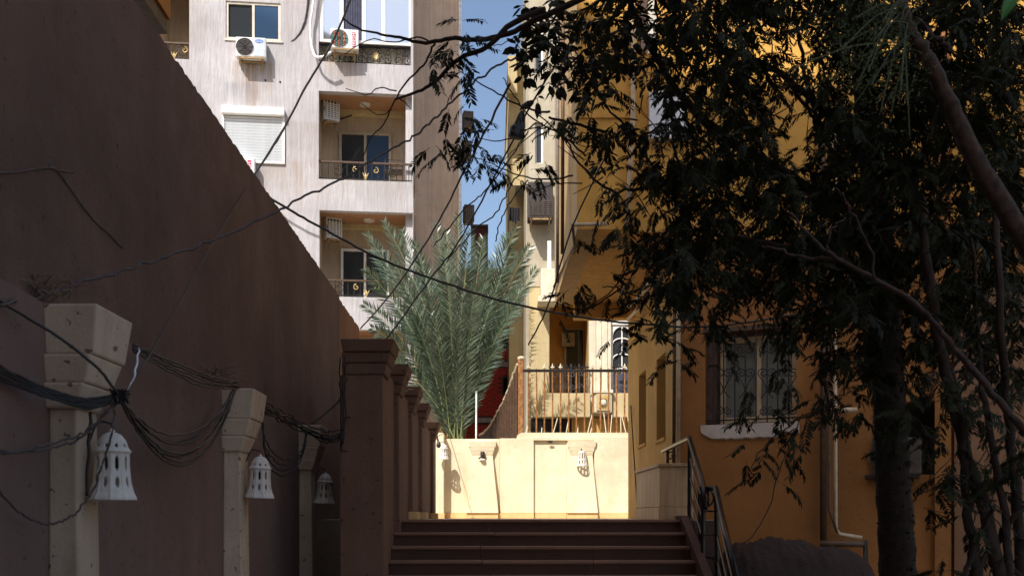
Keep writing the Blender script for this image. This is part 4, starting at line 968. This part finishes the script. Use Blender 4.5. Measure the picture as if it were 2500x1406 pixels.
# main acacia: trunk at d = 8
tr = thing('acacia_tree', 'dark feathery leaved tree with a bristly trunk filling the right of the view', 'tree', (P(2192, 0, 8).x, 8, 0))
trunk = smoothpts([P(2205, 1760, 8), P(2193, 1406, 8), P(2180, 1150, 8), P(2168, 900, 8), P(2155, 650, 8), P(2120, 350, 8.1), P(2100, 60, 8.2), P(2090, -300, 8.3)], 10, .008, rt)
mb = MB().tube(trunk, [.16 - .10 * k / (len(trunk) - 1) for k in range(len(trunk))], 12); tk = mb.build('trunk', 'barkdark', tr, True, smooth=True)
mb = MB()
for k in range(900):                   # bristles and bark flakes on the trunk
    i = rt.randint(0, 44); p = trunk[i].lerp(trunk[i + 1], rt.random()); rr = .16 - .10 * i / (len(trunk) - 1); q = rt.uniform(0, 2 * pi)
    d_ = Vector((cos(q), sin(q), rt.uniform(-.4, .5))); a = p + Vector((cos(q), sin(q), 0)) * rr * .93; s_ = Vector((-sin(q), cos(q), 0)) * rt.uniform(.006, .014); l_ = rt.uniform(.008, .028)
    mb.add([a + s_, a - s_, a + Vector((0, 0, .025)), a + d_ * l_], [(0, 1, 3), (1, 2, 3), (2, 0, 3)])
mb.build('bark_flakes', 'barkdark', tk, True, kind='stuff')
def limb(root, pts, r0, r1, mat='barkdark', wig=.012, per=6, name='branch'):
    sp = smoothpts(pts, per, wig, rt); m_ = len(sp) - 1
    return MB().tube(sp, [r0 + (r1 - r0) * k / m_ for k in range(m_ + 1)], 7).build(name, mat, root, True, smooth=True)
limb(tr, [P(2160, 760, 8), P(2060, 640, 7.8), P(1960, 610, 7.6), P(1850, 590, 7.7), P(1680, 560, 7.9)], .05, .012)
limb(tr, [P(2150, 600, 8), P(2020, 480, 8.2), P(1840, 420, 8.4), P(1620, 450, 8.5), P(1500, 470, 8.5)], .05, .01)
limb(tr, [P(2130, 420, 8.1), P(1990, 250, 8.3), P(1850, 150, 8.5), P(1650, 90, 8.4)], .045, .01)
limb(tr, [P(2000, 330, 8.2), P(1970, 200, 8.2), P(1945, 60, 8.2), P(1930, -60, 8.2)], .02, .01)
limb(tr, [P(1930, 210, 8.3), P(1980, 280, 8.2), P(2010, 340, 8.2), P(2060, 420, 8.1)], .014, .02)
limb(tr, [P(2110, 200, 8.1), P(2250, 60, 8.4), P(2400, -50, 8.8)], .04, .015)
limb(tr, [P(2160, 700, 8), P(2300, 480, 8.4), P(2450, 300, 8.8)], .04, .012)
limb(tr, [P(1500, 470, 8.5), P(1430, 420, 8.5), P(1380, 340, 8.5), P(1310, 280, 8.6)], .012, .005)
limb(tr, [P(1620, 450, 8.5), P(1540, 330, 8.4), P(1470, 240, 8.4), P(1400, 120, 8.4)], .013, .006)
limb(tr, [P(1680, 560, 7.9), P(1600, 600, 7.8), P(1530, 690, 7.7), P(1470, 700, 7.7)], .010, .004)
# the bare boughs that reach left across the sky
bough = [([(1520, -60), (1400, 5), (1300, 45), (1230, 75), (1160, 98), (1100, 106), (1040, 103), (985, 92), (930, 78), (870, 62), (838, 52)], .030, .005),
         ([(1330, 30), (1250, 65), (1190, 115), (1120, 152), (1060, 192), (1010, 222), (962, 236)], .027, .009),
         ([(970, 232), (925, 222), (890, 220), (845, 218)], .006, .003), ([(968, 236), (990, 255), (1004, 276)], .007, .003),
         ([(1062, 102), (1040, 150), (1000, 195), (960, 240), (935, 290), (905, 345), (888, 395)], .010, .004), ([(1062, 102), (1020, 95), (960, 92), (905, 105), (838, 120)], .008, .003),
         ([(955, 262), (925, 275), (885, 262)], .005, .003),
         ([(1118, 165), (1180, 205), (1240, 238), (1300, 262), (1340, 285)], .004, .010), ([(1275, 88), (1228, 98), (1205, 125)], .004, .003),
         ([(1480, 320), (1400, 300), (1340, 285)], .014, .010), ([(1170, 345), (1205, 352), (1255, 335), (1310, 300)], .003, .007), ([(1145, 385), (1200, 410), (1255, 430), (1330, 445), (1400, 420)], .003, .008),
         ([(1228, 190), (1255, 240), (1300, 300), (1370, 330), (1430, 380)], .004, .009), ([(1240, 355), (1275, 330), (1330, 318)], .003, .006), ([(1225, 400), (1275, 345), (1340, 290)], .003, .005),
         ([(1520, 700), (1450, 745), (1400, 755), (1350, 735)], .008, .003), ([(1540, 640), (1500, 700), (1440, 745)], .008, .004)]
for pts, r0, r1 in bough:
    limb(tr, [P(x, y, 8.3) + Vector((0, rt.uniform(-.1, .1), 0)) for x, y in pts], r0, r1, wig=.006, per=5)
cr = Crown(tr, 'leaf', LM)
dens = """.06 .2 .2 .85 1 .55 .95 1 1 1
.04 .18 .10 .7 1 .18 .85 1 1 .9
.03 .15 .10 .5 1 .10 .9 1 1 .9
.03 .14 .14 .7 1 .18 1 1 1 1
.02 .08 .3 .9 1 1 1 1 1 1
0 .03 .4 1 1 1 1 1 1 .9
0 .02 .28 .85 .9 1 1 1 .9 .8
0 0 .07 .55 .3 .6 1 .8 .7 .6
0 0 .02 .08 .02 .22 .65 .5 .35 .35
0 0 0 0 0 .18 .4 .25 .15 .2
0 0 0 0 .02 .05 .22 .1 .08 .15
0 0 0 0 0 0 .0 .02 .1 .15"""
for j, row in enumerate(dens.split('\n')):
    for i, dv in enumerate(float(x) for x in row.split()):
        x0, y0 = 1250 + 125 * i, 100 * j
        cnt = int(84 * dv + rt.random())
        ncl = max(1, cnt // 4)
        for c in range(ncl if cnt else 0):
            cx_, cy_, cd = rt.uniform(x0, x0 + 125), rt.uniform(y0 - 10, y0 + 100), rt.gauss(8.0, .55)
            for k in range(4):
                p = P(cx_, cy_, cd) + Vector((rt.gauss(0, .06), rt.gauss(0, .06), rt.gauss(0, .05)))
                cr.put(leaf_mtx(p, rt, rt.uniform(.48, .82)), cd < 8.1 and (dv < .75) and rt.random() < .75)
for k in range(900):                   # the crown goes on above and behind the picture edge
    p = P(rt.uniform(1500, 2900), rt.uniform(-420, -20), rt.uniform(7, 9.6)); cr.put(leaf_mtx(p, rt, 1.05), False)
for (x, y, n_, rad) in ((1140, 88, 5, .06), (1112, 112, 2, .04), (1068, 160, 4, .05), (1098, 140, 5, .06), (1146, 166, 5, .05), (1150, 300, 5, .08), (1080, 342, 7, .10), (1165, 335, 9, .10), (1110, 370, 4, .06), (1225, 405, 5, .08), (1185, 400, 3, .05), (1250, 440, 2, .03),
                        (1373, 748, 5, .06), (1425, 705, 5, .07), (1860, 1075, 5, .10), (1840, 1120, 4, .08), (1900, 1135, 4, .07), (1930, 1050, 4, .08), (1845, 1150, 2, .05), (1920, 1000, 4, .09), (1640, 860, 6, .1), (1600, 790, 6, .12), (1560, 740, 5, .1)):
    for k in range(n_):
        p = P(x, y, 8.2) + Vector((rt.gauss(0, rad), rt.gauss(0, rad), rt.gauss(0, rad)))
        cr.put(leaf_mtx(p, rt, rt.uniform(.5, .8)), True)
cr.items.sort(key=lambda t_: not t_[1]); cr.build(300)
mb = MB()
for k in range(150):
    x, y, d = rt.uniform(1420, 2500), rt.uniform(0, 850), rt.uniform(7.4, 8.8); a = P(x, y, d); b_ = a + Vector((rt.uniform(-.5, .5), rt.uniform(-.2, .2), rt.uniform(-.4, .4)))
    mb.tube(smoothpts([a, a.lerp(b_, .5) + Vector((rt.uniform(-.06, .06), 0, rt.uniform(-.06, .06))), b_], 4), [.007 - .0006 * i for i in range(9)], 4)
mb.build('twigs', 'barkdark', tr, True, kind='stuff')
limb(tr, [P(2080, 990, 7.6), P(1960, 1020, 7.7), P(1900, 1060, 7.8), P(1850, 1110, 7.9), P(1835, 1150, 8)], .007, .003, name='branch')
limb(tr, [P(1960, 1010, 7.7), P(1910, 1130, 7.7), P(1870, 1260, 7.8), P(1810, 1330, 7.9)], .005, .003, name='branch')
# slender tree with several leaning stems
sl_ = thing('slender_tree', 'clump of thin dark stems leaning left at the right edge', 'tree', (P(2440, 0, 7).x, 7, 0))
for pts, r0, r1 in (([(2470, 1900), (2440, 1406), (2370, 1150), (2320, 960), (2285, 800), (2262, 640), (2250, 480)], .055, .025), ([(2400, 1900), (2385, 1406), (2355, 1200), (2345, 1000), (2300, 850)], .045, .02), ([(2520, 1800), (2490, 1300), (2460, 1000), (2440, 750), (2430, 500)], .045, .02),
                    ([(2480, 1700), (2468, 1406), (2440, 1180), (2400, 950), (2385, 800), (2370, 560)], .035, .012), ([(2380, 1406), (2440, 1310), (2500, 1240), (2560, 1200)], .025, .018), ([(2490, 1406), (2420, 1350), (2370, 1406)], .02, .02), ([(2430, 1230), (2380, 1330), (2350, 1406)], .014, .02)):
    limb(sl_, [P(x, y, 7 + rt.uniform(-.25, .25)) for x, y in pts], r0, r1, name='stem')
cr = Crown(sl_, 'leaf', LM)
for (x, y, n_, rad) in ((2330, 1230, 7, .1), (2300, 1385, 3, .06), (2350, 960, 8, .14), (2400, 1020, 8, .14), (2440, 1110, 8, .12), (2380, 1190, 7, .12), (2470, 900, 10, .16), (2250, 990, 8, .14), (2210, 1000, 6, .1), (2470, 1060, 6, .1), (2480, 700, 14, .2), (2300, 760, 14, .2), (2420, 800, 12, .2), (2320, 1190, 3, .06), (2480, 1330, 5, .1)):
    for k in range(n_): cr.put(leaf_mtx(P(x, y, 7) + Vector((rt.gauss(0, rad), rt.gauss(0, rad), rt.gauss(0, rad))), rt, rt.uniform(.55, .85)), True)
cr.build(300)
mb = MB()
for k in range(45):
    x, y = rt.uniform(2240, 2500), rt.uniform(750, 1300); a = P(x, y, 7); b_ = a + Vector((rt.uniform(-.25, .25), rt.uniform(-.2, .2), rt.uniform(-.4, .4))); mb.tube(smoothpts([a, a.lerp(b_, .5) + Vector((.03, 0, .03)), b_], 3), .004, 4)
mb.build('twigs', 'barkdark', sl_, True, kind='stuff')
# near tree whose boughs cross the right edge
nt_ = thing('near_tree', 'brown barked tree outside the right edge whose two boughs slant into view', 'tree', (P(2950, 0, 4.8).x, 4.8, 0))
limb(nt_, [P(2960, 2050, 4.8), P(2900, 1500, 4.8), P(2760, 1010, 4.7), P(2600, 720, 4.6), P(2500, 585, 4.6), P(2400, 420, 4.5), P(2320, 260, 4.5), P(2255, 130, 4.4), P(2215, 60, 4.4), P(2190, -60, 4.4)], .070, .022, 'barkred', .006, 6, 'trunk')
limb(nt_, [P(2860, 1400, 4.9), P(2650, 1200, 5.0), P(2520, 1070, 5.2), P(2440, 980, 5.3), P(2330, 850, 5.4), P(2250, 755, 5.4), P(2150, 690, 5.5), P(2060, 640, 5.5), P(1990, 590, 5.6), P(1930, 520, 5.7)], .026, .008, 'barkred', .007, 6)
limb(nt_, [P(2060, 640, 5.5), P(1990, 632, 5.6), P(1920, 618, 5.7), P(1860, 600, 5.8)], .014, .006, 'barkred')
limb(nt_, [P(2020, 610, 5.5), P(2030, 560, 5.5), P(2065, 530, 5.5)], .008, .004, 'barkred'); limb(nt_, [P(2140, 690, 5.4), P(2120, 600, 5.4), P(2070, 500, 5.4), P(2040, 460, 5.4)], .008, .004, 'barkred')
limb(nt_, [P(2235, 45, 4.3), P(2280, 85, 4.2), P(2325, 120, 4.2)], .008, .012, 'barkred')
mb = MB()
for k in range(130):
    c = P(rt.gauss(2140, 70), rt.gauss(110, 80), rt.uniform(3.9, 4.5))
    for q in range(9):
        p = c + Vector((rt.gauss(0, .04), rt.gauss(0, .04), rt.gauss(0, .045))); d_ = Vector((rt.uniform(-1, 1), rt.uniform(-1, 1), rt.uniform(-1, .4))).normalized(); s_ = d_.cross(Vector((.3, .2, 1))).normalized() * .004; l_ = rt.uniform(.012, .026)
        mb.add([p, p + d_ * l_ * .5 + s_, p + d_ * l_, p + d_ * l_ * .5 - s_], [(0, 1, 2, 3)])
mb.build('foliage', 'fine', nt_, True, kind='stuff')
mb = MB()
for k in range(26): a = P(2220 + rt.uniform(-20, 20), 60 + rt.uniform(-60, 60), 4.3); b_ = P(rt.gauss(2130, 60), rt.gauss(130, 70), rt.uniform(4, 4.5)); mb.tube(smoothpts([a, a.lerp(b_, .5) + Vector((0, 0, .04)), b_], 4), .0025, 4)
mb.build('twigs', 'fine', nt_, True, kind='stuff')
mb = MB(); a, tip = P(2500, -60, 2.6), P(2445, 52, 2.6); s_ = Vector((.028, 0, .01)); n = 6
for k in range(n + 1): q = a.lerp(tip, k / n) + Vector((0, -.01 * sin(pi * k / n), 0)); wv = sin(pi * (.1 + .9 * k / n)) ; mb.v += [tuple(q + s_ * wv), tuple(q + Vector((0, .006, 0))), tuple(q - s_ * wv)]
for k in range(n): mb.f += [(3 * k, 3 * k + 1, 3 * k + 4, 3 * k + 3), (3 * k + 1, 3 * k + 2, 3 * k + 5, 3 * k + 4)]
mb.build('leaf', 'bright', nt_, True, label='single fresh green leaf hanging at the top right corner')
# broad-leaved tree: oval leaf clusters near the sky gap
br = thing('broadleaf_tree', 'dark tree with oval leaves hanging over the orange house front', 'tree', (P(2180, 0, 9.6).x, 9.6, 0))
limb(br, [P(2180, 1700, 9.6), P(2172, 1100, 9.6), P(2150, 700, 9.6), P(1980, 470, 9.6), P(1760, 330, 9.6), P(1640, 200, 9.6), P(1560, 60, 9.6), P(1480, -120, 9.6)], .08, .02, name='trunk')
for pts in ([(1560, 60), (1480, 90), (1400, 150), (1340, 230)], [(1600, 160), (1500, 180), (1430, 250), (1400, 330)], [(1500, -20), (1400, 40), (1310, 60)], [(1640, 300), (1560, 330), (1500, 300)], [(1660, 420), (1640, 330), (1640, 270)]):
    limb(br, [P(x, y, 9.5) for x, y in pts], .016, .005)
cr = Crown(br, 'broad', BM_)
for (x, y, n_, rad) in ((1350, 60, 18, .2), (1310, 100, 10, .12), (1290, 40, 8, .12), (1400, 110, 16, .2), (1460, 60, 14, .2), (1280, 120, 5, .06), (1330, 150, 8, .12), (1390, 200, 10, .15), (1440, 150, 10, .18), (1500, 60, 12, .2), (1540, 110, 10, .15), (1310, 200, 4, .08), (1630, 240, 8, .12), (1620, 300, 8, .12), (1480, 250, 8, .15), (1420, 290, 6, .12), (1560, 190, 8, .15), (1600, 60, 14, .2), (1350, 20, 12, .15), (1640, 130, 14, .2), (1500, 340, 6, .14)):
    for k in range(max(2, int(n_ * .6))): cr.put(leaf_mtx(P(x, y, 9.5) + Vector((rt.gauss(0, rad), rt.gauss(0, rad), rt.gauss(0, rad))), rt, rt.uniform(.8, 1.25)), True)
cr.build(300)
# plastic bag caught in the twigs
mb = MB(); 
for k in range(9):
    f = k / 8; r_ = .015 + .06 * f ** .8 * (1 if f < .9 else .8)
    for j in range(10): q = 2 * pi * j / 10; rr = r_ * (1 + .25 * mnoise.noise((j * 1.7, k * .9, 2))); mb.v.append((rr * cos(q), rr * sin(q) * .6, -.23 * f))
for k in range(8):
    for j in range(10): mb.f.append((k * 10 + j, k * 10 + (j + 1) % 10, k * 10 + 10 + (j + 1) % 10, k * 10 + 10 + j))
mb.f.append(tuple(80 + j for j in range(10)))
o = mb.build('plastic_bag', 'bag'); o.location = P(1276, 272, 8.25); o.rotation_euler = (0, .25, 0)
tag(o, 'torn black plastic bag snagged on twigs against the sky', 'bag')

# ------------------------------------------------------------------ cables
def cable(pts, r, label, mat='cable', wig=.006, per=7, group=None):
    sp = smoothpts([P(x, y, min(d, 2.2 * F / (CX - x)) if d < 5.3 and x < 1000 else d) for x, y, d in pts], per, wig)
    o = MB().tube(sp, r, 5).build('cable', mat, smooth=True); return tag(o, label, 'cable', group)
cable([(872, -60, 23), (855, 0, 23.5), (808, 110, 24), (745, 215, 24.6), (690, 320, 25.2), (645, 392, 25.8), (622, 425, 26.3)], .028, 'thick black cable sweeping down to the half hidden air conditioner')
cable([(757, -60, 26.8), (752, 0, 26.8), (742, 60, 26.8), (718, 98, 26.8), (690, 108, 26.8), (655, 116, 26.75)], .025, 'black cable curving down the white block to the badged air conditioner')
cable([(772, -40, 26.7), (765, 10, 26.7), (758, 60, 26.7), (760, 105, 26.7), (770, 138, 26.6), (790, 138, 26.5), (808, 128, 26.5)], .035, 'white insulated hose running down beside the glazed top balcony', 'hose')
cable([(0, 745, 5.0), (110, 722, 5.3), (200, 690, 5.6), (300, 660, 6), (420, 622, 6.5), (560, 570, 7.1), (700, 502, 7.6), (830, 440, 8), (905, 393, 8.2), (1000, 340, 8.4), (1060, 290, 8.4), (1125, 230, 8.4), (1190, 178, 8.4), (1260, 140, 8.4)], .009, 'long wavy cable rising from the near wall to the tree boughs', 'wirebrown', .011, 9)
cable([(655, 483, 11.8), (720, 520, 12.5), (800, 565, 12.8), (900, 618, 13), (1000, 660, 13.2), (1200, 728, 13.4), (1400, 772, 13.5), (1560, 790, 13.5), (1740, 797, 13.4), (1960, 765, 13.2)], .016, 'black cable sagging across the palm from the wall top to the barred window')
cable([(1245, 205, 9), (1180, 330, 10), (1125, 435, 11), (1060, 560, 12.5), (960, 710, 14.5), (880, 802, 16.5)], .012, 'straight black cable slanting from the tree to the end of the tall wall')
cable([(1400, 90, 10), (1300, 250, 11), (1200, 445, 11.8), (1120, 590, 12), (1040, 695, 12), (940, 832, 11.2), (830, 975, 10.6), (760, 1035, 10.4)], .011, 'long black cable crossing the palm down to the third pilaster')
cable([(1480, 380, 13), (1395, 560, 13.5), (1340, 740, 14), (1290, 842, 15)], .012, 'black cable hanging below the orange overhang')
cable([(1290, 320, 12), (1230, 410, 12), (1180, 470, 12.4), (1130, 515, 12.6), (1060, 600, 13)], .009, 'thin cable crossing the sky gap, uppermost of three', wig=.012)
cable([(1300, 380, 12), (1250, 450, 12), (1210, 520, 12), (1150, 570, 12.5), (1090, 640, 13)], .009, 'thin cable crossing the sky gap, middle of three', wig=.012)
cable([(1290, 440, 12), (1255, 480, 12), (1225, 530, 12), (1210, 590, 12)], .008, 'thin cable crossing the sky gap, lowest of three', wig=.012)
cable([(830, 1098, 10.35), (930, 1101, 11.5), (1000, 1090, 15), (1050, 1072, 21), (1092, 1054, 23.9)], .008, 'cable strung from the stair wall to the cream wall', wig=.01)
cable([(838, 1022, 10.35), (900, 1003, 11), (960, 974, 12.2), (1005, 950, 14), (1045, 975, 16.3)], .008, 'thin cable strung along the caps of the stair wall', wig=.008)
t = thing('hanging_bulb', 'dark bulb dangling from a cable before the cream wall end', 'lamp', tuple(P(1067, 1066, 22.5)))
MB().tube([(0, 0, 0), (.03, 0, -.12)], .02, 6).build('holder', 'grille', t); MB().lathe([(.02, -.10), (.05, -.16), (.055, -.20), (.03, -.245), (0, -.25)], (.035, 0, 0), 12).build('bulb', 'grille', t, smooth=True)
for pts, lab in (([(-30, 426, 5), (60, 418, 5), (128, 410, 5), (150, 430, 5), (215, 520, 5.4), (300, 605, 6)], 'hairline old wire stuck across the upper left of the brown wall'), ([(122, 402, 5), (128, 412, 5), (180, 420, 5.2)], 'short kinked wire end on the upper left brown wall')):
    tag(MB().tube(smoothpts([Vector((-2.393, 2.393 * F / (CX - x), E + (CY - y) * 2.393 / (CX - x))) for x, y, d in pts], 6, .004), .0045, 5).build('cable', 'wirebrown'), lab, 'cable')
gb = 'cables bundled along the left pilasters'
for k in range(6):
    o_ = (k - 2.5) * 5; cable([(-40, 890 + o_ * 1.6, 4.55), (60, 938 + o_, 4.7), (150, 970 + o_ * .8, 4.85), (220, 985 + o_ * .9, 5.0), (292, 968 + o_ * .5, 5.08)], .0075, 'black cable in the thick bundle sagging past the nearest pilaster cap', wig=.003, group=gb)
for k in range(7):
    o_ = k * 12 + R.uniform(-6, 6); x_ = R.uniform(-6, 6)
    cable([(292 + x_ * .5, 968, 5.08), (330 + x_, 1015 + o_ * .35, 5.5), (390 + x_, 1058 + o_ * .8, 6.1), (445 + x_, 1064 + o_, 6.8), (500 + x_, 1040 + o_ * .9, 7.4), (545 + x_, 995 + o_ * .5, 7.9), (575 + x_ * .6, 942, 8.28)], .0075, 'cable in the swag hanging between the first and second pilasters', 'cable' if k % 3 else 'wirebrown', .004, group=gb)
for k in range(5):
    o_ = (k - 2) * 4; cable([(325, 848 + o_, 5.7), (400, 886 + o_ * 1.5, 6.3), (470, 918 + o_ * 2, 7), (530, 936 + o_ * 1.5, 7.8), (582, 940 + o_, 8.3)], .007, 'cable lying along the wall ledge between the first two pilaster caps', 'cable' if k % 2 else 'wirebrown', .006, group=gb)
cable([(-20, 722, 4.7), (60, 772, 4.75), (150, 828, 4.85), (235, 895, 4.95), (268, 935, 5.0), (292, 965, 5.05)], .008, 'taut cable running down across the nearest pilaster capital', wig=.0015)
cable([(700, 300, 12), (560, 525, 9), (487, 650, 7.5), (400, 805, 6.2), (322, 940, 5.2), (296, 968, 5.08)], .006, 'thin straight wire slanting up the brown wall from the bundle knot', wig=.002)
for k in range(2): cable([(-20, 1108 - 6 * k, 4.7), (60, 1100, 4.75), (150, 1076 + 10 * k, 4.9), (210, 1052 + 6 * k, 5.0), (262, 1005, 5.05), (292, 972, 5.08)], .0065, 'twin wavy wire below the thick bundle at the left edge', 'wirebrown', .008, group='twin wavy wires at the left edge')
cable([(-20, 1180, 4.7), (30, 1235, 4.75), (80, 1268, 4.8), (130, 1276, 4.85), (180, 1255, 4.9), (225, 1200, 4.95), (250, 1130, 5.0), (272, 1060, 5.02), (280, 980, 5.06)], .006, 'loose wire looping below the nearest bell lamp', 'wirebrown', .006)
cable([(222, 1005, 5.08), (217, 1080, 5.08), (212, 1210, 5.08)], .009, 'black feed wire hanging down beside the nearest bell lamp', wig=.004)
cable([(338, 850, 5.7), (333, 900, 5.5), (318, 940, 5.3), (296, 968, 5.1)], .006, 'pale twisted wire dropping from the ledge to the bundle knot', 'hose', .006)
for k in range(6):
    o_ = R.uniform(-14, 14); cable([(580, 945, 8.35), (625, 985 + o_, 9), (690, 1020 + o_ * 1.6, 9.8), (740, 1045 + o_, 10.6), (800, 1070 + o_ * 1.4, 10.4), (836, 1060 + o_ * 1.3, 10.35)], .008, 'dark cable in the tangle between the second pilaster and the stair wall', wig=.014, group=gb)
for k in range(4):
    o_ = k * 14; cable([(640, 1020, 9.3), (650, 1080 + o_, 9.4), (690, 1120 + o_, 9.8), (735, 1100 + o_ * .5, 10.4), (750, 1050, 10.7)], .007, 'dark loop of slack cable drooping by the third pilaster', wig=.010, group=gb)
for k in range(3): cable([(832 + k * 5, 870, 10.42), (830 + k * 6, 950, 10.42), (834 + k * 4, 1040, 10.42), (832, 1100, 10.42)], .008, 'cable running down the edge of the stair wall pier', wig=.010, group=gb)
o = MB()
for k in range(14): c = P(292, 968, 5.06) ; o.tube([c + Vector((R.uniform(-.05, .05), R.uniform(-.02, .02), R.uniform(-.04, .04))) for _ in range(4)], .008, 5)
tag(o.build('cable_knot', 'cable'), 'knot of black cables tied at the nearest pilaster', 'cable')
for (x, y, d, n_, lab) in ((100, 712, 5.25, 40, 'dry weed tuft on the ledge beside the nearest pilaster cap'), (530, 925, 8.5, 60, 'clump of dry weeds and wire behind the second pilaster cap'), (470, 925, 7.9, 25, 'small dry weed tuft on the ledge before the second pilaster')):
    mb = MB(); c = P(x, y, d)
    for k in range(n_): a = c + Vector((R.gauss(0, .06), R.gauss(0, .08), -.03)); mb.tube(smoothpts([a, a + Vector((R.gauss(0, .04), R.gauss(0, .04), R.uniform(.02, .08))), a + Vector((R.gauss(0, .09), R.gauss(0, .08), R.uniform(.03, .13)))], 3), .003, 3)
    tag(mb.build('dry_weed', 'weed'), lab, 'weed')
